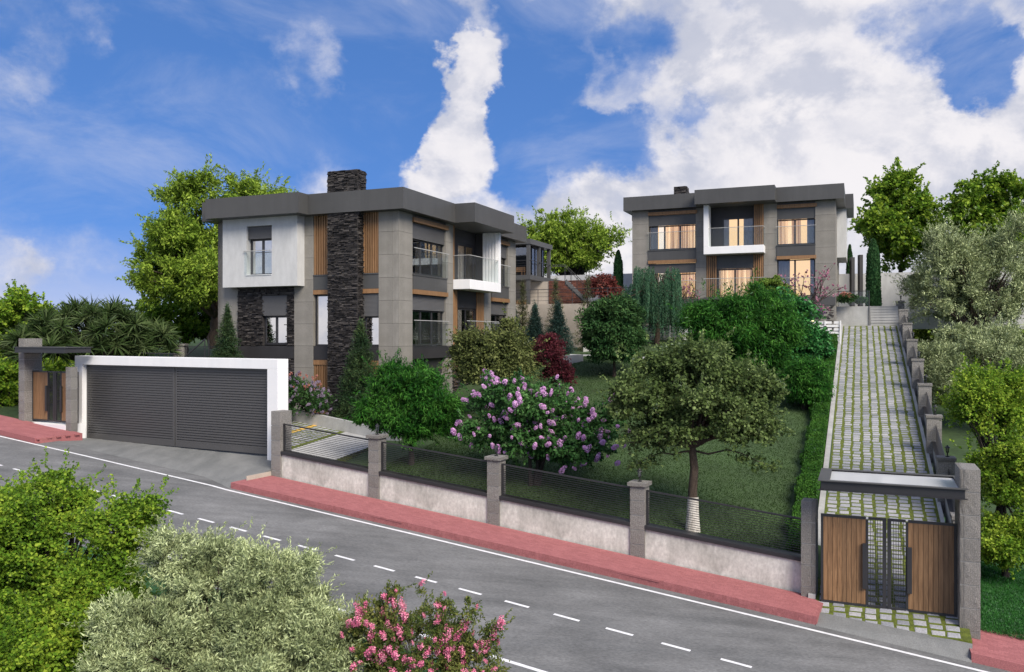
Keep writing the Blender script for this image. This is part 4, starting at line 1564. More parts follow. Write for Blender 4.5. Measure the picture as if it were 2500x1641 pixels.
    # street side (s = 0): r along it, off outward
    A = Fr(H.P(0, 0, 0), -H.n, -H.a, H.z)
    if chimney:
        r0, r1 = 1.92, 3.53
        bx('chimney', M['stone_bed'], h, A, (r0 + .02, r1 - .02, -.3, .36, zbase, 7.50))
        ledge(h, A, r0, r1, zbase, 7.52, .38, budget)
        sideF = Fr(A.P(r0, 0, 0), A.n, -A.a, A.z)
        ledge(h, sideF, -.3, .38, zbase, 7.52, -.0, [0])
        # upper floor
        panels(h, A, 4.61, 5.68, -.32, 0.0, zbase, 5.6)
        panels(h, A, .33, 1.06, -.32, -.002, zbase, 5.6)
        for s0, s1, sh in ((3.53, 4.61, 0), (1.06, 1.92, 1)):
            slats(h, A, s0, s1, 2.86, 5.6, -.06)
            bx('spandrel_panel', M['alu'], h, A, (s0 + .003, s1 - .003, -.2, -.01, 2.15, 2.80), (s0 + .003, s1 - .003, -.2, .02, 2.80, 2.85))
            bx('wood_fin', M['wood'], h, A, (s0 + .003, s1 - .003, -.2, .01, 1.94, 2.14))
            if sh:
                shutter(h, A, s0, s1, .90, 1.93, -.06)
            window(h, A, s0 + .002, s1 - .002, -.46, .90 if sh else 1.93, -.18, [], M['glass_sky'])
            room(h, A, s0, s1, -.5, 2.0, -.26, .5, 0)
            bx('base_band', M['dark'], h, A, (s0 + .003, s1 - .003, -.3, -.02, -1.11, -.47))
            bx('wood_fin', M['wood'], h, A, (s0 + .003, s1 - .003, -.2, -.01, -1.34, -1.12))
            slats(h, A, s0, s1, zbase, -1.35, -.06)
        # white box upstairs with its window
        w0, w1, wz0, wz1 = 6.55, 8.03, 2.88, 5.22
        bxm = MB()
        bxm.box(A, 5.1, w0, -.2, .55, 2.34, 5.6).box(A, w1, 9.47, -.2, .55, 2.34, 5.6)
        bxm.box(A, w0, w1, -.2, .55, 2.34, wz0).box(A, w0, w1, -.2, .55, wz1, 5.6)
        bxm.obj('white_volume', M['stucco'], h)
        shutter(h, A, w0, w1, 4.62, 5.22, .44)
        window(h, A, w0 + .002, w1 - .002, wz0, 4.64, .26, [w0 + .74], M['glass_sky'], .10)
        room(h, A, w0, w1, wz0, 5.0, .18, .5, 0)
        bx('sill', M['white'], h, A, (w0, w1 + .02, .30, .58, wz0 + .0, wz0 + .03))
        glass_rail(h, A, w0 + .02, w1 + .06, wz0 + .04, 4.02, .62, .06)
        # ground floor stone wall
        ledge(h, A, 5.68, 9.04, -.46, 2.34, -.02, budget, (6.14, 7.58, -.46, 1.93))
        bx('stone_backing', M['stone_bed'], h, A, (5.68, 6.14, -.3, -.03, -.46, 2.34), (7.58, 9.04, -.3, -.03, -.46, 2.34), (6.14, 7.58, -.3, -.03, 1.93, 2.34))
        shutter(h, A, 6.14, 7.58, .98, 1.93, -.03)
        window(h, A, 6.142, 7.578, -.42, .98, -.2, [6.86], M['glass_sky'], .10)
        room(h, A, 6.14, 7.58, -.5, 2.0, -.28, .5, 0)
        bx('base_band', M['dark'], h, A, (5.70, 9.04, -.3, .02, -1.06, -.47))
        ledge(h, A, 5.68, 9.04, zbase, -1.08, -.04, [0])
        bx('far_wall', M['conc'], h, A, (9.06, WD, -.4, -.05, zbase, 5.6))
        # basement window bay and stone under the garden front
        bx('basement_frame', M['alu_d'], h, H, (a1 + .05, a2 - .05, -.3, -.2, -1.84, -1.08))
        bx('basement_wall', M['conc'], h, H, (a1, a2, -.3, -.1, zbase, -1.86))
        ledge(h, H, b1 - .1, d1, zbase, -1.07, -.03, [0])
    else:
        bx('side_wall', M['conc'], h, A, (.33, WD, -.35, -.02, zbase, 5.6))
        bx('chimney', M['stone_bed'], h, H, (1.6, 2.5, -7.4, -6.3, 6.3, 8.25))
        cf = H.shift(0, -6.3)
        ledge(h, cf, 1.6, 2.5, 6.3, 8.25, .0, budget, None, 1.5)
        cs = Fr(H.P(2.5, -6.3, 0), -H.n, H.a, H.z)
        ledge(h, cs, 0, 1.1, 6.3, 8.25, .0, budget, None, 1.5)
        ledge(h, H, e2_ - .05, f2 - .12, zbase, -1.07, -.05, budget, None, 1.0)
        ledge(h, H, .2, b1, zbase, -1.07, -.05, [0], None, 1.4)
        bx('basement_wall', M['wallbeige'], h, H, (b1, e2_, -.4, -.2, zbase, -1.07))
        bx('wall_lamp', M['lamp'], h, H, (e2_ - .45, e2_ - .10, -.2, -.14, zbase + .25, zbase + .55))
        # white volume on the far side
        E_ = Fr(H.P(f2, 0, 0), -H.n, H.a, H.z)
        bx('white_volume', M['stucco'], h, E_, (4.1, 8.8, -.1, .56, 2.3, 5.6))
    return h


house(HL, 'lower house with dark stone chimney and projecting white box', (1.21, 4.57, 5.35, 5.91, 8.26, 8.26, 9.16, 10.02, 12.46, 12.46, 13.66), 0, True, (5.35, 9.24, True), -4.3, 5)
house(HR, 'upper house with warmly lit curtained windows', (1.14, 4.37, 5.06, 5.76, 8.10, 8.10, 8.78, 9.60, 11.94, 11.94, 13.16), 1, False, (5.05, 8.87, False), -2.35, 9)


# ------------------------------------------------------------------ pool house, walls and fences between the houses
PC = at(1293, 820.5, 58)
PF = Fr(PC, -V, -U, 0.0)                       # along its front to the left
ph = thing('pool_house', 'dark framed two storey pool house behind the lower house', 'pavilion', PF.P(2, -2, 2.1))
zr, zs, zt_ = 6.75, 4.25, 2.1
bx('roof', M['alu'], ph, PF, (-.1, 7, -4.4, .12, zr - .35, zr))
bx('upper_floor', M['alu'], ph, PF, (-.1, 7, -7.4, .12, zs - .32, zs))
for s, n in ((.1, 0), (.1, -4.1), (3.2, 0), (.1, -2.0)):
    bx('post', M['alu'], ph, PF, (s - .12, s + .12, n - .12, n + .06, zs, zr - .35))
for s, n in ((.1, 0), (3.2, 0)):
    bx('post', M['alu'], ph, PF, (s - .12, s + .12, n - .12, n + .06, zt_ - .1, zs - .32))
window(ph, PF, .4, 6.5, zs + .02, zr - .36, -.9, [1.6, 2.9, 4.2], M['glass_dk'])
window(ph, Fr(PF.P(.4, -.95, 0), -PF.n, -PF.a, 0), .1, 3.0, zs + .02, zr - .36, 0, [1.2], M['glass_dk'])
bx('inner_wall', M['room_dk'], ph, PF, (.5, 6.8, -4.2, -4.1, zs, zr - .36))
bx('lower_wall', M['wallbeige'], ph, PF, (-.55, 6.8, -2.6, -2.4, zt_ - .2, zs - .33))
bx('bench', M['plank'], ph, PF, (.6, 2.6, -1.6, -1.1, zt_ - .1, zt_ + .45))
rest = MB()
BF = Fr(PF.P(-.55, -2.35, 0), -PF.a, PF.n, 0)
nb = 0
z = zt_ - .2
row = 0
while z < zs - .36:
    s = -(row % 2) * .13
    while s < 2.9:
        a, b = max(s, 0), min(s + .25, 2.9)
        if b - a > .04:
            if nb < 300:
                piece('brick', M['brickwall'], ph, BF, a + .008, b - .008, -.05, random.uniform(.0, .015), z + .008, z + .09, 0.02)
                nb += 1
            else:
                rest.box(BF, a + .008, b - .008, -.05, random.uniform(.0, .015), z + .008, z + .09)
        s += .26
    z += .098
    row += 1
bx('mortar_bed', M['mortar'], ph, BF, (0, 2.9, -.15, -.045, zt_ - .2, zs - .33))
if rest.v:
    o = rest.obj('brick_field', M['brickwall'], ph); o['kind'] = 'stuff'
for z in np.arange(zs + .15, zs + 1.0, .17):
    MB().tube([PF.P(6.9, .02, z), PF.P(0, .02, z)], [.012, .012], 5).obj('rail', M['alu_d'], ph)
MB().tube([PF.P(6.9, .02, zs + 1.02), PF.P(-.05, .02, zs + 1.02), PF.P(-.05, -4.2, zs + 1.02)], [.025] * 3, 6).obj('top_rail', M['alu_d'], ph)
dc = bx('deck_chair', M['plank'], None, PF, (.6, 1.3, -.7, -.15, zs + .25, zs + .32), (.62, .68, -.7, -.64, zs, zs + .55), (1.22, 1.28, -.7, -.64, zs, zs + .55), (.62, 1.28, -.74, -.68, zs + .32, zs + .62), (.62, .68, -.2, -.15, zs, zs + .3), (1.22, 1.28, -.2, -.15, zs, zs + .3))
tag(dc, 'wooden armchair on the upper deck of the pool house', 'chair')
# outside stair with its handrails
sa, sb = at(1381, 681, 57.3), at(1440, 738, 57.3)
stp = thing('outdoor_stair', 'dark metal stair descending beside the brick wall', 'stairs', tuple(sb))
SFr = Fr(sa, unit(sb[0] - sa[0], sb[1] - sa[1] + 1e-6), np.array([0, 1.0]), sa[2])
Ls = float(np.linalg.norm((sb - sa)[:2]))
dz = float(sb[2] - sa[2])
for n in (0, 1.1):
    MB().hexa([SFr.P(0, n, -.3), SFr.P(Ls, n, dz - .3), SFr.P(Ls, n + .06, dz - .3), SFr.P(0, n + .06, -.3), SFr.P(0, n, .02), SFr.P(Ls, n, dz + .02), SFr.P(Ls, n + .06, dz + .02), SFr.P(0, n + .06, .02)]).obj('stringer', M['alu'], stp)
    MB().tube([SFr.P(-.9, n + .03, .95), SFr.P(0, n + .03, .95), SFr.P(Ls, n + .03, dz + .95)], [.025] * 3, 6).obj('handrail', M['alu_d'], stp)
    for k in range(5):
        MB().tube([SFr.P(Ls * k / 4, n + .03, dz * k / 4), SFr.P(Ls * k / 4, n + .03, dz * k / 4 + .95)], [.015] * 2, 5).obj('baluster', M['alu_d'], stp)
for k in range(10):
    piece('tread', M['conc_l'], stp, SFr, Ls * k / 10, Ls * (k + 1) / 10, .06, 1.1, dz * (k + .5) / 10 - .04, dz * (k + .5) / 10)

# retaining wall under the pool terrace, with a thin railing
WA = at(1185, 745.5, 54.5)
WF = Fr(WA, V, -U, 0)
wl = thing('retaining_wall', 'beige retaining wall below the pool house terrace', 'wall', WF.P(4, 0, -1.2))
sR = WF.s_at(1475)
bx('wall', M['wallbeige'], wl, WF, (-4, sR, -.4, 0, -2.4, 2.02))
bx('terrace', M['conc_l'], wl, WF, (-4, sR + 1, -12, -.4, 1.7, 1.98))
rl = thing('terrace_railing', 'thin wire railing on the beige retaining wall', 'railing', WF.P(4, 0, 2.0))
for k in range(9):
    s = -1 + k * 1.15
    if s < sR + 3:
        MB().tube([WF.P(s, -.2, 1.98), WF.P(s, -.2, 2.95)], [.02] * 2, 6).obj('post', M['alu_d'], rl)
for z in (2.25, 2.5, 2.75, 2.96):
    MB().tube([WF.P(-4, -.2, z), WF.P(sR + 3, -.2, z)], [.012 if z < 2.9 else .022] * 2, 5).obj('rail', M['alu_d'], rl)
BW = Fr(at(1343, 820.5, 70), V, -U, 0)
tag(bx('boundary_wall', M['stucco'], None, BW, (-2, 9.5, -.3, 0, .5, 5.05)), 'plain white boundary wall behind the red leaved tree', 'wall')
tag(bx('boundary_wall', M['stucco'], None, BW, (9.6, 40, -.3, 0, .5, 4.55)), 'lower pale boundary wall running behind the upper house', 'wall')
# small stepped walls and the pale garden path
L1 = Fr(at(1425, 868, 49.5), V, U, 0)
for i, (sx0, sx1, syt, syb, d, lab) in enumerate(((1424, 1490, 843, 866, 48, 'low concrete garden wall at the foot of the beige wall'), (1375, 1424, 868, 893, 44, 'lower concrete edge wall below the garden path'))):
    a, b = at(sx0, syt, d), at(sx1, syt - (18 if i == 0 else 2), d + (2.5 if i == 0 else .5))
    f = Fr(a, unit(b[0] - a[0], b[1] - a[1]), np.array([0, 1.0]), a[2])
    ln = float(np.linalg.norm((b - a)[:2]))
    tag(MB().hexa([f.P(0, 0, -1.2), f.P(ln, 0, -1.2), f.P(ln, .2, -1.2), f.P(0, .2, -1.2), f.P(0, 0, 0), f.P(ln, 0, b[2] - a[2]), f.P(ln, .2, b[2] - a[2]), f.P(0, .2, 0)]).obj('edge_wall', M['conc_l'], None), lab, 'wall')
m = MB()
pa = [lawn_hit(x * D2S, y * D2S) for x, y in ((1325, 828.5), (1400, 831), (1480, 834), (1560, 837), (1640, 838))]
for a, b in zip(pa[:-1], pa[1:]):
    m.hexa([(a[0], a[1], a[2] - .2), (b[0], b[1], b[2] - .2), (b[0], b[1] + .5, b[2] - .1), (a[0], a[1] + .5, a[2] - .1), (a[0], a[1], a[2] + .04), (b[0], b[1], b[2] + .04), (b[0], b[1] + .35, b[2] + .12), (a[0], a[1] + .35, a[2] + .12)])
o = m.obj('path', M['conc_l']); o['kind'] = 'structure'
# white board fences
def board_fence(label, f, L, h, rows, cols, split=False):
    t = thing('board_fence', label, 'fence', f.P(L / 2, 0, 0), 'white board fences')
    for k in range(cols + 1):
        piece('fence_post', M['white'], t, f, L * k / cols - .04, L * k / cols + .04, .03, .09, -.2, h)
    for r in range(rows):
        z0 = h * r / rows + .02
        if split:
            cut = [0] + [L * (k + (.5 if r % 2 else 0.0)) / cols for k in range(1, cols)] + [L]
            for a, b in zip(cut[:-1], cut[1:]):
                piece('board', M['white'], t, f, a + .06, b - .06, -.02, .03, z0, z0 + h / rows * .72)
        else:
            piece('board', M['white'], t, f, 0, L, -.02, .03, z0, z0 + h / rows * .7)
    return t
fa = at(1905, 833, 50.6)
board_fence('white staggered board fence at the top of the hedge', Fr(fa, V, -U, float(fa[2])), 3.4, 1.22, 6, 4, True)
fb = at(1480, 833, 53)
board_fence('white board fence behind the weeping willow', Fr(fb, V, -U, float(fb[2])), 5.4, 1.0, 5, 4)
for sx in (1611, 1622):
    pass
# boundary behind the garage: pillar, rail fence, handrail
bz = -1.95
BFr = Fr(at(425, 870, 43), unit(1, .05), unit(.05, -1), bz)
pillar(BFr, 0, .56, -.3, .2, -.6, 1.55, .5, 'lone stone pillar with lantern above the garage frame', 'stone pillars behind the garage')
lantern(*BFr.P(.28, -.05, 1.55)[:2], bz + 1.55, 'black lantern on the pillar above the garage frame')
bf = thing('garden_fence', 'rail fence on a low plaster wall beside the lone pillar above the garage', 'fence', BFr.P(1.6, 0, 0))
bx('wall', M['plaster'], bf, BFr, (.57, 3.4, -.1, .1, -.6, .42))
bx('coping', M['alu_d'], bf, BFr, (.57, 3.4, -.13, .13, .42, .5))
for k in range(13):
    piece('rail', M['alu_d'], bf, BFr, .57, 3.4, -.01, .01, .58 + k * .062, .60 + k * .062)
piece('top_rail', M['alu_d'], bf, BFr, .57, 3.4, -.02, .02, 1.38, 1.42)
hr = thing('handrail', 'black slanting handrail above the garage frame', 'railing', tuple(at(505, 875, 40)))
MB().tube([at(450, 873, 40), at(501, 828, 40)], [.035, .035], 6).obj('top_bar', M['alu_d'], hr)
for sx in (500, 510):
    MB().tube([at(sx, 875, 40), at(sx, 829, 40)], [.03, .03], 6).obj('post', M['alu_d'], hr)
tag(MB().tube([at(345, 862, 41), at(433, 865, 41), at(433, 880, 41)], [.03, .03, .03], 6).obj('railing', M['alu_d']), 'low black railing under the dragon tree', 'railing')
# pergola posts beside the upper house
for k, (x0, x1, d) in enumerate(((2079, 2087, 58), (2099, 2107, 60))):
    a = at(x0, 740, d)
    f = Fr(a, np.array([1.0, 0]), np.array([0, 1.0]), 0)
    w_ = (x1 - x0) / F * d
    zt_2 = -(628 - CY + k * -6) / F * d
    tag(bx('pergola_post', M['dark'], None, f, (0, w_, 0, w_ * 1.6, TZ - .3, zt_2)), ('dark pergola post nearer the upper house' if k == 0 else 'dark pergola post beside the tall cypress'), 'post', 'pergola posts')

# ------------------------------------------------------------------ plants
def rnd_dir(n, rng):
    v = rng.normal(size=(n, 3))
    return v / (np.linalg.norm(v, axis=1)[:, None] + 1e-9)


def norm(v):
    return v / (np.linalg.norm(v, axis=1)[:, None] + 1e-9)


def leaf_mesh(name, c, axis, nr, L, W, mat, off=(0, 0, 0)):
    """folded leaves: two triangles each"""
    n = len(c)
    axis = norm(axis)
    side = norm(np.cross(axis, nr))
    up = np.cross(side, axis)
    L = np.broadcast_to(np.asarray(L, float), (n,))[:, None]
    W = np.broadcast_to(np.asarray(W, float), (n,))[:, None]
    c = c - np.array(off)
    v = np.empty((n, 4, 3))
    v[:, 0] = c - axis * L * .5
    v[:, 2] = c + axis * L * .5
    v[:, 1] = c + side * W * .5 + up * W * .18 - axis * L * .06
    v[:, 3] = c - side * W * .5 + up * W * .18 - axis * L * .06
    b = np.arange(n)[:, None] * 4
    f = np.concatenate([b + np.array([[0, 1, 2]]), b + np.array([[0, 2, 3]])])
    return np_mesh(name, v.reshape(-1, 3), [f], mat)


def clumps(lobes, n, rng, shell=.55, low=-.6):
    """clump centres over the outer part of several ellipsoids"""
    w = np.array([l[1][0] * l[1][2] for l in lobes])
    w = w / w.sum()
    out, cen = [], []
    for (c, r), k in zip(lobes, rng.multinomial(n, w)):
        d = rnd_dir(k * 4, rng)
        d = d[d[:, 2] > low][:k]
        rr = shell + (1 - shell) * rng.random(len(d)) ** .7
        out.append(np.array(c) + d * np.array(r) * rr[:, None])
        cen.append(np.repeat(np.array([c]), len(d), 0))
    return np.concatenate(out), np.concatenate(cen)


def foliage(centres, cen, cr, per, L, W, rng, flat=.7, droop=0.0, upn=.8, out=.5, var=.3, hollow=1.6):
    n = len(centres)
    k = per
    base = np.repeat(centres, k, 0)
    o = norm(np.repeat(centres - cen, k, 0) + 1e-6)
    rad_ = np.repeat(cr * (.55 + 1.0 * rng.random(n) ** 1.3), k)
    d = rnd_dir(n * k, rng)
    p = base + d * np.array([1, 1, flat]) * (rad_ * rng.random(n * k) ** (1 / hollow))[:, None]
    ax = rnd_dir(n * k, rng) * .9 + o * out + d * .5 + np.array([0, 0, -droop])
    nr = rnd_dir(n * k, rng) * .7 + np.array([0, 0, upn]) + o * .35
    s = 1 + rng.uniform(-var, var, n * k)
    return p, ax, nr, L * s, W * s


def limb(m, a, b, r0, r1, rng, bend=.12, seg=4, sides=5):
    a, b = np.array(a, float), np.array(b, float)
    ln = np.linalg.norm(b - a)
    pts = [a + (b - a) * i / seg + (rng.normal(size=3) * ln * bend * .35 * (0 < i < seg)) + np.array([0, 0, ln * bend * math.sin(math.pi * i / seg)]) for i in range(seg + 1)]
    m.tube(pts, [r0 + (r1 - r0) * i / seg for i in range(seg + 1)], sides, cap=False)
    return pts


FEATHERY = ('maple_tree', 'locust_tree', 'linden_tree', 'olive_tree', 'grey_green_tree', 'crape_myrtle', 'lilac_tree', 'bamboo_leaf_tree', 'laurel')


def ragged(lobes, rng, k=7, f=.40):
    """break smooth lobes into an uneven outline"""
    out = []
    for c, r in lobes:
        c, r = np.array(c), np.array(r)
        out.append((c, r * .86))
        for d in rnd_dir(k, rng):
            d[2] = d[2] * .9 + .1
            g = f * rng.uniform(.6, 1.15)
            out.append((c + d * r * rng.uniform(.60, .86), r * g))
    return out


def plant(name, label, cat, base, lobes, leaf, n, cr, per, L, W, seed, trunk=None, bark='bark', shell=.55, low=-.6, flat=.7, droop=0.0, out=.5, group=None, nlimb=0, stems=1, twig=.012, part='crown', upn=.8, hollow=1.6):
    """base: (x, y, z); lobes: [(centre, radii)]; trunk: (radius, fork height z)"""
    rng = np.random.default_rng(seed)
    t = thing(name, label, cat, base, group)
    if name in ('maple_tree', 'locust_tree', 'linden_tree', 'olive_tree', 'bamboo_leaf_tree', 'grey_green_tree', 'lilac_tree'):
        lobes = ragged(lobes, rng)
    c, cen = clumps(lobes, n, rng, shell, low)
    p, ax, nr, l, w = foliage(c, cen, cr, per, L, W, rng, flat, droop, upn, out, .3, hollow)
    if name in FEATHERY:        # fine shoots that break up the outline
        sel = rng.random(len(c)) < .6
        cs = c[sel]
        k = 18
        o = norm(norm(cs - cen[sel]) + rng.normal(size=(len(cs), 3)) * .45 + np.array([0, 0, .45]))
        u = np.linspace(.5, 1, k)[None, :, None] * (cr * rng.uniform(1.5, 2.9, len(cs)))[:, None, None]
        tp = (cs[:, None] + o[:, None] * u + rng.normal(size=(len(cs), k, 3)) * cr * .10).reshape(-1, 3)
        p = np.concatenate([p, tp])
        ax = np.concatenate([ax, np.repeat(o, k, 0) + rng.normal(size=tp.shape) * .6])
        nr = np.concatenate([nr, rng.normal(size=tp.shape) * .6 + np.array([0, 0, .7])])
        sz = rng.uniform(.65, 1.05, len(tp))
        l, w = np.concatenate([l, L * sz]), np.concatenate([w, W * sz])
    me = leaf_mesh(part, p, ax, nr, l, w, LEAF[leaf], base)
    link(part, me, t)
    if trunk:
        r, zf = trunk
        m = MB()
        forks = []
        for k in range(stems):
            b = np.array(base, float) + (np.array([rng.uniform(-.15, .15), rng.uniform(-.1, .1), 0]) * (stems > 1))
            lean = (rng.normal(size=2) * ((.06 if name != 'linden_tree' else 0) if stems == 1 else .35)) * (zf - base[2]) * .6
            f = np.array([base[0] + lean[0], base[1] + lean[1], zf])
            pts = [b + (f - b) * i / 4 + np.array([rng.normal() * r * .25, rng.normal() * r * .25, 0]) * (i > (0 if name != 'linden_tree' else 2)) for i in range(5)]
            pts[0][2] -= .15
            m.tube(pts, [r * 1.45, r * 1.08, r * .95, r * .88, r * .78], 8, cap=False)
            forks.append(pts[-1])
        sel = rng.permutation(len(c))[:nlimb]
        for i in sel:
            f = forks[rng.integers(len(forks))]
            mid = f + (c[i] - f) * .55 + np.array([0, 0, np.linalg.norm(c[i] - f) * .10])
            limb(m, f, mid, r * .5, r * .24, rng, .06, 3)
            limb(m, mid, c[i], r * .24, twig, rng, .06, 3, 4)
        m.obj('trunk', M[bark], t, smooth=True)
    return t, c, cen


def lobe(x0, x1, y0, y1, d, depth=1.0):
    """ellipsoid whose outline fills a box of the photograph (2380 measure) when it stands at distance d"""
    a, b = at(x0 * D2S, y0 * D2S, d), at(x1 * D2S, y1 * D2S, d)
    rx, rz = (b[0] - a[0]) / 2, (a[2] - b[2]) / 2
    return ((a + b) / 2, (rx, (rx + rz) / 2 * depth, rz))


def gpos(x, y, d):
    return tuple(at(x * D2S, y * D2S, d))


# big trees behind the houses
plant('locust_tree', 'big light green tree rising behind the lower house', 'tree', gpos(500, 800, 54),
      [lobe(345, 620, 440, 720, 53, .7), lobe(378, 520, 405, 520, 52), lobe(490, 645, 402, 520, 53), lobe(300, 480, 560, 735, 51), lobe(400, 560, 590, 750, 51), lobe(590, 705, 430, 540, 55), lobe(350, 470, 470, 620, 51)],
      'locust', 900, .52, 90, .25, .10, 1, (.32, 1.2), 'bark', .2, -.7, .8, .15, .4, None, 60)
plant('locust_tree', 'light green tree between the two houses', 'tree', gpos(1330, 700, 76),
      [lobe(1225, 1430, 500, 655, 76, .7), lobe(1200, 1310, 490, 610, 76), lobe(1280, 1370, 480, 580, 77), lobe(1345, 1450, 510, 640, 75), lobe(1250, 1410, 560, 660, 76)],
      'locust', 520, .60, 80, .29, .115, 2, (.3, 4.0), 'bark_d', .2, -.7, .8, .15, .4, None, 50)
for k, (b, lb, lab, n) in enumerate((
        (gpos(40, 950, 50), [lobe(-70, 125, 665, 850, 50)], 'bright green maple at the far left edge above the small gate', 90),
        (gpos(20, 1000, 44), [lobe(-110, 60, 830, 985, 44), lobe(60, 190, 830, 960, 46)], 'low bright green maple behind the small gate', 90),
        (gpos(430, 860, 58), [lobe(300, 560, 660, 830, 58)], 'pale green maple behind the dragon tree', 90),
        (gpos(2090, 700, 72), [lobe(2000, 2180, 410, 650, 72, .8), lobe(2030, 2130, 392, 500, 72), lobe(1985, 2190, 480, 620, 71)], 'tall bright maple just right of the upper house', 130),
        (gpos(2300, 760, 66), [lobe(2205, 2420, 420, 650, 66, .8), lobe(2250, 2360, 398, 500, 66), lobe(2190, 2430, 470, 620, 66)], 'tall bright maple at the right edge behind the olive', 120),
        (gpos(2345, 1420, 24), [lobe(2215, 2420, 850, 1040, 25), lobe(2250, 2430, 1000, 1200, 24), lobe(2275, 2430, 1180, 1350, 23.5)], 'bright maple standing beyond the tall gate pillar', 210),
        (gpos(120, 1750, 15.2), [lobe(15, 215, 1085, 1250, 15.6), lobe(190, 365, 1150, 1330, 15), lobe(-90, 130, 1160, 1420, 14.6), lobe(90, 330, 1290, 1480, 14.6), lobe(-90, 260, 1400, 1640, 14), lobe(-90, 180, 1280, 1500, 15), lobe(-60, 120, 1120, 1330, 15.4)], 'bright maple in the near left corner', 330))):
    sc = b[1] / 50
    near = b[1] < 30
    plant('maple_tree', lab, 'tree', b, lb, 'maple', int(n * 3.4), .42 * max(.5, sc) if not near else (.21 if b[1] < 20 else .28), 80 if not near else 105, .21 * sc if not near else (.064 if b[1] < 20 else .085), .16 * sc if not near else (.05 if b[1] < 20 else .066), 10 + k,
          (.2 if not near else .10, b[2] + (lb[0][0][2] - b[2]) * .55), 'bark_d', .25, -.75, .75, .1, .5, 'bright green maples', 60)
for k, (b, lb, lab, n, sc) in enumerate((
        (gpos(2270, 900, 54), [lobe(2108, 2290, 545, 800, 54), lobe(2200, 2430, 530, 790, 54)], 'tall silvery olive tree outside the stepped wall', 330, 1.0),
        (gpos(2300, 980, 43), [lobe(2140, 2265, 800, 970, 43), lobe(2190, 2430, 740, 940, 43)], 'lower silvery olive tree in front of the tall one', 250, .85),
        (gpos(520, 1900, 13.6), [lobe(330, 560, 1215, 1400, 14), lobe(520, 735, 1265, 1470, 13.6), lobe(230, 480, 1370, 1640, 13), lobe(430, 720, 1380, 1640, 13.2), lobe(660, 840, 1400, 1640, 13), lobe(190, 330, 1480, 1660, 12.6), lobe(360, 660, 1300, 1520, 13.7), lobe(600, 800, 1340, 1560, 13.4), lobe(400, 780, 1480, 1680, 12.9), lobe(690, 735, 1280, 1350, 13.5)], 'silvery olive tree in the foreground', 900, .36))):
    plant('olive_tree', lab, 'tree', b, lb, 'olive', int(n * 1.5), .58 * sc if sc > .5 else .18, 220 if sc > .5 else 180, .20 * sc if sc > .5 else .075, .055 * sc if sc > .5 else .019, 30 + k, (.16 if sc > .5 else .07, b[2] + (lb[0][0][2] - b[2]) * .5), 'bark', .5, -.7, .9, -.25, .6, 'silvery olive trees', 60 if sc > .5 else 90, twig=.006)

for k, (x0, x1, y0, y1, d, lab) in enumerate(((2100, 2440, 640, 880, 66, 'broad dark green laurel between the two silvery olives'), (2180, 2440, 840, 1010, 50, 'broad dark green laurel below the lower olive'), (-60, 330, 780, 900, 60, 'broad dark green laurel behind the dragon tree'))):
    bb = gpos((x0 + x1) / 2, y1, d)
    plant('laurel', lab, 'shrub', bb, [lobe(x0, x1, y0, y1, d, .5)], 'yel' if k < 2 else 'maple', 420, .9, 110, .28, .17, 200 + k, (.2, bb[2] + 1), 'bark_d', .3, -.7, .8, .1, .5, 'laurels filling the slope', 30)

# dragon tree: rosettes of sword leaves on forking branches
rng = np.random.default_rng(50)
dt = thing('dragon_tree', 'broad dark dragon tree with spiky rosettes beside the small gate', 'tree', gpos(215, 850, 43))
rc, rcen = clumps([lobe(65, 370, 712, 850, 42, 1.0), lobe(15, 150, 770, 850, 40, .8), lobe(290, 400, 765, 845, 42, .8)], 150, rng, .62, -.55)
ros = []
for k in range(4):
    n = 64
    d = rnd_dir(n * 3, rng)
    d = d[d[:, 2] > -.45][:n]
    n = len(d)
    Lr = rng.uniform(.62, .95, n)
    side = norm(np.cross(d, rnd_dir(n, rng)))
    up = np.cross(side, d)
    v = np.empty((n, 5, 3))
    v[:, 0] = d * .04 + side * .028
    v[:, 1] = d * .04 - side * .028
    sag = np.array([0, 0, -.05])
    v[:, 2] = d * Lr[:, None] * .55 - side * .026 + sag * .5
    v[:, 3] = d * Lr[:, None] * .55 + side * .026 + sag * .5
    v[:, 4] = d * Lr[:, None] + sag * 2.6
    b = np.arange(n)[:, None] * 5
    ros.append(np_mesh('rosette', v.reshape(-1, 3), [b + np.array([[0, 1, 2, 3]]), b + np.array([[3, 2, 4]])], LEAF['yucca']))
off = np.array(wloc(dt))
m = MB()
hub = np.array(gpos(215, 830, 43))
for i, c in enumerate(rc):
    o = link('rosette', ros[i % 4], dt, tuple(c - off))
    o.rotation_euler = (rng.uniform(-.4, .4), rng.uniform(-.4, .4), rng.uniform(0, 6))
    s = rng.uniform(.85, 1.25)
    o.scale = (s, s, s)
    if i % 2 == 0:
        limb(m, hub + rng.normal(size=3) * .2, c, .10, .04, rng, .03, 3, 5)
m.tube([hub - np.array([0, 0, 2.5]), hub], [.4, .3], 8)
m.obj('trunk', M['bark_d'], dt, smooth=True)


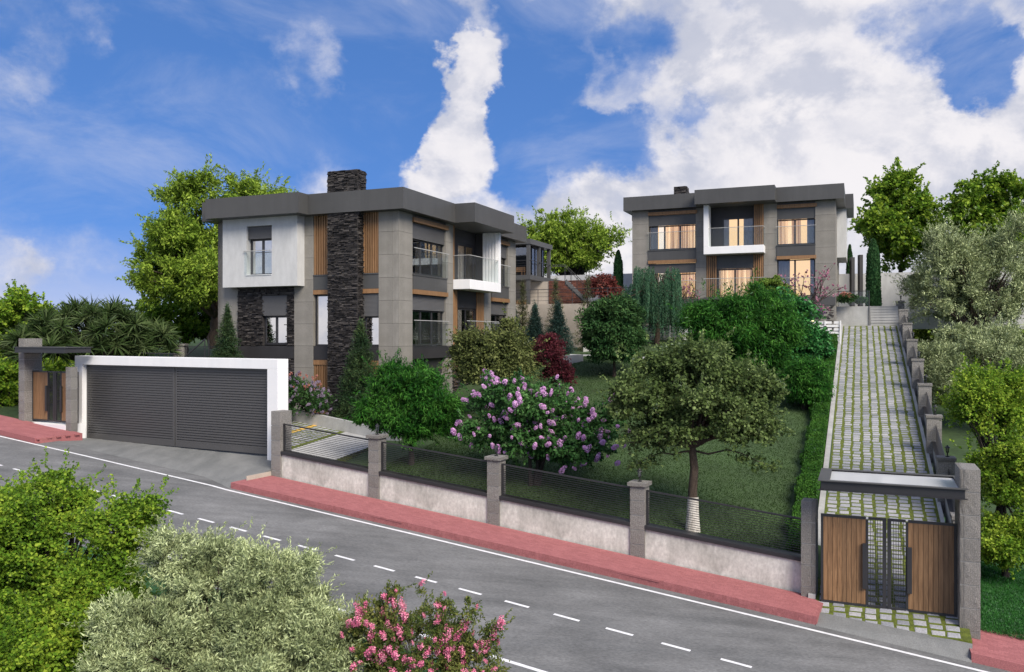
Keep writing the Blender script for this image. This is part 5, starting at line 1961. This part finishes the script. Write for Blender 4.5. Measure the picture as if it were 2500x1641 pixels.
def conifer(label, base, top, radius, leaf, seed, levels=26, nl=11, needle=.15, per=15, group=None, sparse=1.0, up=.15, w=.024, cat='tree', name='spruce_tree', droop=.25):
    rng = np.random.default_rng(seed)
    t = thing(name, label, cat, base, group)
    b, H = np.array(base, float), top - base[2]
    m = MB()
    m.tube([b, b + np.array([0, 0, H * .5]), b + np.array([0, 0, H])], [H * .018, H * .011, .008], 6, cap=False)
    P, A, Nn = [], [], []
    for i in range(levels):
        f = (i + rng.uniform(0, .6)) / levels
        z = H * (.03 + .96 * f)
        rl = radius * (1 - f) ** .85 + .04
        k = max(4, int(nl * (1 - f * .55)))
        a0 = rng.uniform(0, 6)
        for j in range(k):
            a = a0 + 6.283 * j / k + rng.uniform(-.3, .3)
            L = rl * rng.uniform(.72, 1.12)
            d = np.array([math.cos(a), math.sin(a), 0])
            st = b + np.array([0, 0, z])
            en = st + d * L + np.array([0, 0, L * (up - droop * (1 - f))])
            if i % 2 == 0 and j % 2 == 0:
                m.tube([st, en], [.012 + .008 * (1 - f), .004], 4, cap=False)
            q = max(5, int(per * (L / radius + .25) * sparse))
            u = rng.random(q) ** .75
            pts = st + (en - st) * u[:, None] + rng.normal(size=(q, 3)) * np.array([.5, .5, .3]) * L * .13 * (u[:, None] * .6 + .4)
            P.append(pts)
            A.append(d * .9 + rng.normal(size=(q, 3)) * .55 + np.array([0, 0, .25]))
            Nn.append(rng.normal(size=(q, 3)) * .5 + np.array([0, 0, 1]))
    q = 30
    P.append(b + np.array([0, 0, H]) + rng.normal(size=(q, 3)) * np.array([.03, .03, .12]))
    A.append(np.tile([0, 0, 1.0], (q, 1)) + rng.normal(size=(q, 3)) * .3)
    Nn.append(rng.normal(size=(q, 3)))
    P, A, Nn = np.concatenate(P), np.concatenate(A), np.concatenate(Nn)
    k = 4       # each spray a small tuft of needles
    P2 = np.repeat(P, k, 0) + rng.normal(size=(len(P) * k, 3)) * needle * .35
    A2 = np.repeat(A, k, 0) + rng.normal(size=(len(P) * k, 3)) * .45
    N2 = np.repeat(Nn, k, 0) + rng.normal(size=(len(P) * k, 3)) * .5
    link('crown', leaf_mesh('crown', P2, A2, N2, needle * rng.uniform(.7, 1.3, len(P2)), w, LEAF[leaf], base), t)
    m.obj('trunk', M['bark_d'], t, smooth=True)
    return t


def ztop(y, d):
    return float(-(y * D2S - CY) / F * d)


def wide(px, d):
    return px * D2S / F * d


conifer('dark conifer at the corner of the stone clad ground floor', gpos(528, 850, 39.5), ztop(716, 39.5), wide(36, 39.5), 'spruce', 60, 30, 12, .15, 18, 'garden conifers')
sb_ = gpos(838, 968, 36.4)
conifer('tall dark spruce against the stone chimney', (sb_[0], sb_[1], float(lawn_z(sb_[0], sb_[1])) - .1), ztop(752, 36.4), wide(74, 36.4), 'spruce', 61, 40, 15, .17, 24, 'garden conifers')
for k, (x, y_b, yt, hw, d, lf, lab) in enumerate((
        (1193, 800, 710, 20, 50.5, 'blue', 'small dark spruce nearest the lower house'), (1215, 800, 660, 30, 51.5, 'pine', 'thin brownish pine beside the lower house'),
        (1243, 810, 711, 28, 49.5, 'blue', 'dark spruce second from the lower house'), (1292, 810, 655, 34, 51, 'pine', 'tall brownish pine in the middle of the beige wall'),
        (1297, 822, 706, 42, 48, 'blue', 'broad dark spruce in front of the beige wall'), (1366, 838, 650, 48, 50, 'pine', 'widest brownish pine left of the round green tree'))):
    conifer(lab, gpos(x, y_b, d), ztop(yt, d), wide(hw, d), lf, 62 + k, 26 if lf == 'blue' else 20, 12 if lf == 'blue' else 9, .19, 16 if lf == 'blue' else 9, 'garden conifers', 1.0, .15, .030, droop=.3 if lf == 'blue' else .05)

# garden trees and shrubs
def on_lawn(x, y, d0=18):
    p = lawn_hit(x * D2S, y * D2S, d0)
    return (float(p[0]), float(p[1]), float(p[2]))


b = on_lawn(955, 1080)
d = b[1]
plant('bamboo_leaf_tree', 'feathery mid green tree in front of the lower house', 'tree', b, [lobe(860, 1050, 845, 985, d), lobe(832, 950, 910, 1030, d), lobe(945, 1068, 895, 1025, d - .3), lobe(890, 1010, 940, 1035, d - .4)], 'bush', 330, .34, 190, .17, .036, 70, (.10, b[2] + .9), 'bark_d', .5, -.75, .7, .5, .6, None, 40)
b = on_lawn(1242, 1128)
d = b[1]
t, c, cen = plant('lilac_tree', 'purple flowering lilac behind the street fence', 'flowering tree', b, [lobe(1090, 1330, 855, 1010, d), lobe(1065, 1230, 960, 1060, d), lobe(1180, 1440, 960, 1100, d - .2), lobe(1330, 1448, 920, 1050, d + .2), lobe(1120, 1400, 890, 1080, d)], 'lilac', 330, .28, 80, .13, .088, 71, (.065, b[2] + 1.0), 'bark_d', .5, -.75, .8, .5, .6, None, 40, 4)
rng = np.random.default_rng(72)
pan = []
for k in range(5):
    n = 190
    u = rng.random(n)
    r_ = .072 * np.sqrt(np.maximum(.05, 1 - (2 * u - .9) ** 2 * .8)) * rng.random(n) ** .3
    a = rng.uniform(0, 6.283, n)
    p = np.stack([np.cos(a) * r_, np.sin(a) * r_, u * .24 - .10], 1)
    pan.append(leaf_mesh('flower_spike', p, rnd_dir(n, rng), norm(p) + rnd_dir(n, rng) * .5, .034, .032, LEAF['lilacfl']))
def sprinkle(t, name, meshes, centres, cen, rng, n, push, tilt=.7, smin=.8, smax=1.25, face=None):
    """set n flower heads on the outside of a crown, mostly where it faces the street"""
    off = np.array(wloc(t))
    out = norm(centres - cen)
    score = out @ np.array([.12, -.8, .35]) + rng.uniform(0, .75, len(out))
    idx = np.argsort(-score)
    k = 0
    while k < n:
        i = idx[k % max(1, min(len(idx), int(len(idx) * .75)))]
        o = link(name, meshes[k % len(meshes)], t)
        d = out[i] + rng.normal(size=3) * .35
        p = centres[i] + d / np.linalg.norm(d) * push * rng.uniform(.75, 1.25) + rng.normal(size=3) * push * .35
        o.location = tuple(p - off)
        dirv = Vector(tuple(out[i] * .5 + np.array([0, -.15, .55]) + rng.normal(size=3) * tilt * .55))
        o.rotation_euler = dirv.to_track_quat('Z', 'Y').to_euler()
        s = rng.uniform(smin, smax)
        o.scale = (s, s, s)
        k += 1


sprinkle(t, 'flower_spike', pan, c, cen, rng, 235, .38, smin=.62, smax=1.25)
b = on_lawn(1610, 1233)
d = b[1]
zc = float(-(1040 * D2S - CY) / F * d)
lb_t, c, cen = plant('linden_tree', 'olive green tree with whitewashed trunk foot on the lawn', 'tree', b, [lobe(1500, 1760, 785, 930, d), lobe(1410, 1600, 870, 1010, d), lobe(1640, 1838, 850, 1000, d), lobe(1480, 1780, 880, 1060, d - .3), lobe(1560, 1700, 780, 880, d), lobe(1450, 1620, 940, 1060, d), lobe(1640, 1815, 920, 1055, d)], 'linden', 820, .29, 84, .105, .078, 73, (.135, zc), 'bark', .08, -.75, .8, .35, .5, None, 90)
m = MB()
zz = b[2]
m.tube([(b[0], b[1], zz - .1), (b[0], b[1], zz + .08), (b[0] + .004, b[1], zz + .5), (b[0] + .01, b[1], zz + .98)], [.235, .215, .178, .158], 10, cap=False)
m.obj('limewash', M['lime'], lb_t, smooth=True)
for k, (x, y) in enumerate(((1480, 1080), (1800, 1085), (1450, 1030))):       # low stray boughs
    rng = np.random.default_rng(400 + k)
    e = at(x * D2S, y * D2S, d - .3)
    mm = MB()
    limb(mm, (b[0] + .05, b[1], zc - .1), e, .035, .008, rng, .08, 5, 5)
    mm.obj('bough', M['bark'], lb_t, smooth=True)
    cc = np.array([np.array((b[0], b[1], zc)) + (e - np.array((b[0], b[1], zc))) * f + rng.normal(size=3) * .12 for f in np.linspace(.55, 1.05, 9)])
    p, ax, nr, l, w = foliage(cc, cc - np.array([0, 0, .3]), .22, 24, .125, .095, rng, .8, .5)
    link('bough_leaves', leaf_mesh('bough_leaves', p, ax, nr, l, w, LEAF['linden'], b), lb_t)

d = 35.4
bb = gpos(712, 972, d)
t, c, cen = plant('flowering_shrub', 'mauve and coral flowering shrub beside the garage frame', 'shrub', bb, [lobe(640, 765, 895, 975, d), lobe(650, 720, 880, 930, d)], 'dark', 110, .32, 110, .13, .05, 75, (.03, bb[2] + .4), 'bark_d', .5, -.5, .8, .1, .6, None, 12, 4)
rng = np.random.default_rng(76)
fl = []
for nm in ('mauve', 'coral'):
    n = 46
    u = rng.random(n)
    p = rnd_dir(n, rng) * np.array([.05, .05, .10]) * rng.random(n)[:, None] ** .5
    fl.append(leaf_mesh('flower_head', p, rnd_dir(n, rng), rnd_dir(n, rng), .05, .035, LEAF[nm]))
sprinkle(t, 'flower_head', [fl[0]], c, cen, rng, 120, .28, smin=.7, smax=1.2)
top = c[:, 2] > np.quantile(c[:, 2], .72)
sprinkle(t, 'flower_head', [fl[1]], c[top], cen[top], rng, 34, .28, smin=.7, smax=1.1)

d = 36.6
bb = gpos(1140, 905, d)
plant('grey_green_tree', 'round grey green tree at the garden corner of the lower house', 'tree', (bb[0], bb[1], float(lawn_z(bb[0], bb[1]))), [lobe(1045, 1170, 765, 880, d), lobe(1090, 1250, 752, 890, d), lobe(1040, 1240, 800, 905, d)], 'oliveb', 260, .42, 190, .135, .075, 77, (.09, bb[2] + .8), 'bark', .5, -.7, .8, .2, .5, None, 40)
d = 37.5
bb = gpos(1290, 900, d)
plant('red_shrub', 'dark red barberry shrub behind the lilac', 'shrub', (bb[0], bb[1], float(lawn_z(bb[0], bb[1]))), [lobe(1238, 1310, 780, 870, d), lobe(1265, 1335, 830, 900, d)], 'red', 90, .30, 150, .11, .06, 78, (.03, bb[2] + .3), 'bark_d', .4, -.6, .9, -.2, .6, 'red leaved plants', 14, 4)
d = 57
bb = gpos(1400, 705, d)
plant('red_shrub', 'rusty red tree in front of the white boundary wall', 'shrub', bb, [lobe(1366, 1436, 645, 695, d), lobe(1400, 1450, 672, 702, d)], 'red2', 80, .42, 130, .19, .11, 79, (.05, bb[2] + .3), 'bark_d', .4, -.6, .9, -.1, .6, 'red leaved plants', 14, 3)
b = on_lawn(1428, 876, 30)
d = b[1]
plant('round_tree', 'round dark green tree on a thin trunk at the garden path', 'tree', b, [lobe(1356, 1490, 692, 845, d), lobe(1365, 1480, 740, 855, d)], 'dark', 260, .5, 190, .20, .075, 80, (.075, ztop(830, d)), 'bark', .55, -.65, .6, .3, .6, None, 40)

# weeping willow
rng = np.random.default_rng(81)
b = on_lawn(1527, 800, 30)
d = min(b[1], 50)
b = gpos(1527, 800, d)
wt = thing('weeping_willow', 'weeping willow before the upper house', 'tree', b)
P, A = [], []
m = MB()
m.tube([b, (b[0] + .05, b[1], b[2] + 1.4), (b[0] - .05, b[1], ztop(690, d))], [.17, .13, .09], 8, cap=False)
tops = []
for (x0, x1, y0, y1, n) in ((1475, 1520, 620, 650, 120), (1545, 1580, 622, 650, 90), (1450, 1500, 660, 710, 120), (1500, 1570, 635, 690, 170), (1560, 1605, 690, 730, 110), (1455, 1490, 690, 730, 60)):
    for k in range(n):
        tops.append(at(rng.uniform(x0, x1) * D2S, rng.uniform(y0, y1) * D2S, d + rng.normal() * 1.1))
hub = np.array((b[0], b[1], ztop(690, d)))
for i, s in enumerate(tops):
    if i % 9 == 0:
        limb(m, hub, s, .05, .012, rng, .14, 4, 5)
    ln = rng.uniform(1.2, 3.6)
    zmin = ztop(800, d) + rng.uniform(0, 1.3)
    ln = min(ln, max(.5, s[2] - zmin))
    o = norm(np.array([s - hub]))[0]
    k = int(ln / .028)
    u = np.linspace(0, 1, k)
    pts = s + np.stack([o[0] * .22 * np.sqrt(u), o[1] * .22 * np.sqrt(u), -u * ln + .15 * np.sin(u * 2)], 1) + rng.normal(size=(k, 3)) * .028
    P.append(pts)
    A.append(np.stack([rng.normal(size=k) * .45, rng.normal(size=k) * .45, -np.ones(k)], 1))
P, A = np.concatenate(P), np.concatenate(A)
link('crown', leaf_mesh('crown', P, A, rnd_dir(len(P), rng) + np.array([0, -.6, .3]), .13 * rng.uniform(.7, 1.3, len(P)), .034, LEAF['willow'], b), wt)
m.obj('trunk', M['bark'], wt, smooth=True)


def column(label, x, y0, y1, hw, d, seed, zb=None):
    rng = np.random.default_rng(seed)
    b = gpos(x, y1, d)
    if zb is not None:
        b = (b[0], b[1], zb)
    t = thing('column_cypress', label, 'tree', b, 'columnar cypresses')
    H = ztop(y0, d) - b[2]
    r = wide(hw, d)
    n = 9000
    u = rng.random(n)
    prof = np.minimum(1, (1 - u) * 4.5) ** .6 * (.95 - .25 * u)
    a = rng.uniform(0, 6.283, n)
    rr = r * prof * rng.uniform(.72, 1.08, n)
    p = np.array(b) + np.stack([np.cos(a) * rr, np.sin(a) * rr, u * H], 1)
    ax = np.stack([np.cos(a) * .35, np.sin(a) * .35, np.ones(n)], 1) + rng.normal(size=(n, 3)) * .35
    nr = np.stack([np.cos(a), np.sin(a), np.zeros(n)], 1) + rng.normal(size=(n, 3)) * .5
    link('crown', leaf_mesh('crown', p, ax, nr, .20, .10, LEAF['cypress'], b), t)
    MB().tube([b, (b[0], b[1], b[2] + H * .9)], [r * .45, .05], 7).obj('trunk', M['bark_d'], t)


column('narrow cypress left of the upper house', 1437, 583, 690, 12, 60, 90, 1.9)
column('tall cypress right of the pergola posts', 2030, 556, 706, 17, 57.5, 91, TZ - .1)
column('thin cypress half hidden by the upper house', 1975, 570, 706, 8, 62, 92, TZ - .1)

for k, (x, lob, d, leaf, n, cr, per, L, W, lab, nm) in enumerate((
        (1720, [(1600, 1760, 690, 850), (1700, 1850, 675, 840), (1650, 1830, 740, 890)], 41, 'bush', 420, .62, 240, .24, .052, 'dense dark green feathery tree in front of the upper house', 'bamboo_leaf_tree'),
        (1870, [(1825, 1925, 840, 940)], 36.5, 'bush', 110, .45, 210, .20, .046, 'low feathery bush pressed against the hedge', 'feathery_bush'),
        (1845, [(1770, 1890, 682, 800), (1800, 1920, 740, 870), (1780, 1900, 800, 905)], 43.5, 'glossy', 300, .50, 160, .19, .12, 'glossy bright green shrub at the top of the hedge', 'glossy_shrub'))):
    lbs = [lobe(*q, d + (0.4 if i else 0)) for i, q in enumerate(lob)]
    gx = gpos(x, 880, d)
    z = float(lawn_z(gx[0], gx[1]))
    plant(nm, lab, 'tree' if 'tree' in nm else 'shrub', (gx[0], gx[1], z), lbs, leaf, n, cr, per, L, W, 100 + k, (.12, z + .6), 'bark_d', .5, -.85, .7, .5 if leaf == 'bush' else .3, .6, None, 40)
d = 46
gx = gpos(1790, 760, d)
plant('young_tree', 'small yellow green tree in front of the middle balcony', 'tree', (gx[0], gx[1], float(lawn_z(gx[0], gx[1]))), [lobe(1740, 1790, 650, 700, d), lobe(1775, 1815, 634, 690, d), lobe(1800, 1845, 655, 705, d)], 'yel', 60, .36, 130, .13, .075, 110, (.05, ztop(700, d)), 'bark_d', .4, -.6, .6, .1, .5, None, 20)

def magnolia(label, base, crown, d, seed, nb, nfl):
    rng = np.random.default_rng(seed)
    t = thing('magnolia', label, 'flowering tree', base, 'pink magnolias')
    m = MB()
    f = np.array(base) + np.array([0, 0, .7])
    m.tube([base, f], [.07, .055], 7, cap=False)
    tips = []
    for k in range(nb):
        e = at(rng.uniform(crown[0], crown[1]) * D2S, rng.uniform(crown[2], crown[3]) * D2S, d + rng.normal() * .7)
        mid = f + (e - f) * .5 + np.array([(e - f)[0] * .15, 0, -.12])
        pts = limb(m, f, mid, .035, .02, rng, .05, 3, 5)
        for j in range(3):
            e2 = e + rng.normal(size=3) * np.array([.35, .3, .25])
            p2 = limb(m, mid, e2, .018, .005, rng, .08, 4, 4)
            tips += [p2[-1], p2[-2], p2[2] if rng.random() < .5 else p2[-1]]
    m.obj('trunk', M['bark_d'], t, smooth=True)
    fm = []
    for k in range(3):
        n = 14
        p = rnd_dir(n, rng) * .06 * rng.random(n)[:, None]
        fm.append(leaf_mesh('blossom', p, rnd_dir(n, rng) + np.array([0, 0, .6]), rnd_dir(n, rng), .12, .07, LEAF['pinkfl']))
    off = np.array(wloc(t))
    for k in range(nfl):
        p = tips[rng.integers(len(tips))] + rng.normal(size=3) * .10
        o = link('blossom', fm[k % 3], t, tuple(p - off))
        o.rotation_euler = tuple(rng.uniform(-1, 1, 3))
        s = rng.uniform(.6, 1.15)
        o.scale = (s, s, s)


magnolia('pink magnolia before the right end of the upper house', gpos(1872, 745, 48.5), (1820, 1940, 620, 730), 48.5, 120, 22, 210)
magnolia('pink magnolia behind the weeping willow', gpos(1570, 740, 52.5), (1555, 1625, 640, 705), 52.5, 121, 10, 70)
d = 50.8
bb = gpos(1893, 752, d)
t, c, cen = plant('magenta_flowers', 'magenta flower clump at the stone base of the upper house', 'flowers', bb, [lobe(1872, 1920, 722, 752, d)], 'glossy', 40, .2, 60, .16, .03, 122, None, shell=.3, low=-.2, droop=-.6, part='leaves')
rng = np.random.default_rng(123)
n = 700
L_ = lobe(1868, 1918, 712, 742, d)
p = L_[0] + rnd_dir(n, rng) * np.array(L_[1]) * rng.random(n)[:, None] ** .4
link('flowers', leaf_mesh('flowers', p, rnd_dir(n, rng) + np.array([0, 0, .8]), rnd_dir(n, rng), .11, .05, LEAF['magenta'], bb), t)
d = 54.5
bb = gpos(1968, 706, d)
t, c, cen = plant('rose_bush', 'rose coloured flower bush on the terrace wall', 'shrub', bb, [lobe(1950, 1986, 684, 706, d)], 'dark', 40, .22, 80, .13, .08, 124, None, shell=.4, part='leaves')
rng = np.random.default_rng(125)
n = 18
for k in range(n):
    q = lobe(1952, 1984, 680, 697, d)
    p = q[0] + rnd_dir(1, rng)[0] * np.array(q[1]) * .9
    dd = rnd_dir(60, rng) * .10
    if k == 0:
        rm = leaf_mesh('flower_head', dd, rnd_dir(60, rng), dd, .08, .07, LEAF['coral'])
    link('flower_head', rm, t, tuple(p - np.array(wloc(t))))
plant('box_ball', 'clipped green ball on the terrace beside the handrail', 'shrub', gpos(2000, 706, 55), [lobe(1988, 2012, 690, 708, 55)], 'dark', 40, .16, 70, .09, .06, 126, None, shell=.7, part='leaves')

# hedge along the drive
rng = np.random.default_rng(130)
hd = thing('hedge', 'long clipped green hedge beside the cobbled drive', 'hedge', drv(16, -.7))
n = 110000
tt = rng.uniform(1.5, 31.5, n)
face = rng.random(n)
hv, hw_, hh = np.empty(n), .60, 0
top = face < .5
lft = (face >= .5) & (face < .85)
x = np.where(top, rng.uniform(-hw_, 0, n), np.where(lft, -hw_ + np.abs(rng.normal(size=n)) * .05, -np.abs(rng.normal(size=n)) * .05))
z = np.where(top, 1.0 - np.abs(rng.normal(size=n)) * .06, rng.uniform(0, 1.0, n))
bumpy = .07 * np.sin(tt * 2.1) + .05 * np.sin(tt * 5.3 + 1) + rng.normal(size=n) * .035
x = -.33 + x - np.where(lft, bumpy, 0)
z = z * (.50 + .05 * np.sin(tt * 1.3)) + np.where(top, bumpy, 0)
pos = G0 + U * tt[:, None] + V * x[:, None]
zz = -6.6 + DSL * tt + np.maximum(0, .25 * (1 - tt / 5)) + z
p = np.concatenate([pos, zz[:, None]], 1)
ax = rnd_dir(n, rng) + np.where(top, 1, 0)[:, None] * np.array([0, 0, .5]) + np.where(lft, 1, 0)[:, None] * np.array([-.6, 0, .2])
link('leaves', leaf_mesh('leaves', p, ax, rnd_dir(n, rng) + np.array([-.2, -.3, .8]), .06 * rng.uniform(.7, 1.4, n), .04, LEAF['hedge'], wloc(hd)), hd)['kind'] = 'stuff'
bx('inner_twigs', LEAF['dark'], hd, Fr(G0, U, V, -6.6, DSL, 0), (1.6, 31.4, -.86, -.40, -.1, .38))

# crape myrtle in the foreground
d = 13.0
bb = gpos(985, 1900, d)
t, c, cen = plant('crape_myrtle', 'pink flowering crape myrtle at the near road edge', 'flowering shrub', bb, [lobe(850, 1100, 1400, 1660, d), lobe(800, 930, 1400, 1560, d), lobe(1020, 1180, 1470, 1660, d), lobe(855, 885, 1375, 1420, d), lobe(895, 935, 1362, 1420, d), lobe(955, 985, 1358, 1410, d), lobe(1075, 1105, 1395, 1450, d), lobe(1020, 1060, 1390, 1440, d), lobe(1130, 1160, 1430, 1500, d)], 'myrleaf', 420, .13, 70, .052, .028, 140, (.03, bb[2] + .8), 'bark', .5, -.5, .9, -.2, .5, None, 60, 5, .003)
rng = np.random.default_rng(141)
fm = []
for k in range(4):
    n = 130
    p = rnd_dir(n, rng) * np.array([.055, .055, .12]) * rng.random(n)[:, None] ** .6
    fm.append(leaf_mesh('flower_cluster', p, rnd_dir(n, rng), norm(p) + rnd_dir(n, rng) * .6, .026, .022, LEAF['myrtle']))
sprinkle(t, 'flower_cluster', fm, c, cen, rng, 150, .15, tilt=.5, smin=.35, smax=1.25)

# ------------------------------------------------------------------ grass
rng = np.random.default_rng(150)
n = 170000
u, v = rng.random(n), rng.random(n) ** 1.6
fa_, fb_ = np.array(tq(-.1, .5)[:2]), np.array(tq(-16, .5)[:2])
ba_, bb_ = np.array(drv(30, -1.1)[:2]), np.array(HL.P(10, 1.0, 0)[:2])
p2 = (fa_ * ((1 - u) * (1 - v))[:, None] + fb_ * (u * (1 - v))[:, None] + ba_ * ((1 - u) * v)[:, None] + bb_ * (u * v)[:, None])
r_ = p2 - G0
okm = (r_ @ V < -1.15) & ~(((p2 - yb[:2]) @ N < .3) & ((p2 - P0) @ R < -14.6))
p2 = p2[okm]
n = len(p2)
z = np.concatenate([lawn_z(q[:, 0], q[:, 1]) for q in np.array_split(p2, 20)])
p = np.concatenate([p2, (z + .018)[:, None]], 1)
ax = rng.normal(size=(n, 3)) * .6 + np.array([0, 0, 1])
gr = link('grass', leaf_mesh('grass', p, ax, rng.normal(size=(n, 3)), .055 * rng.uniform(.6, 1.5, n), .018, LEAF['grass']))
gr['kind'] = 'stuff'
# verges: beyond the tall pillar and on the near side of the road
ver = poly('verge', [tq(3.35, .15), tq(4.6, .78), tq(16, .78), tq(16, 14), tq(2.2, 14), tq(2.2, 1.0)], M['verge'], z0=-.6, z1=.02)
ver2 = poly('verge', [ZR(-75, -9.6, .05), ZR(-75, -8.6, .05), ZR(45, -8.6, .05), ZR(45, -9.6, .05)], M['verge'], z0=-.5, z1=.0)
n = 60000
tt, qq = rng.uniform(2.6, 9, n), rng.uniform(.2, 7, n)
p = np.array([tq(a, b) for a, b in zip(tt, qq)])
p[:, 2] += .05
link('verge_grass', leaf_mesh('verge_grass', p, rng.normal(size=(n, 3)) * .6 + np.array([0, 0, 1]), rng.normal(size=(n, 3)), .09, .022, LEAF['vgrass']))['kind'] = 'stuff'
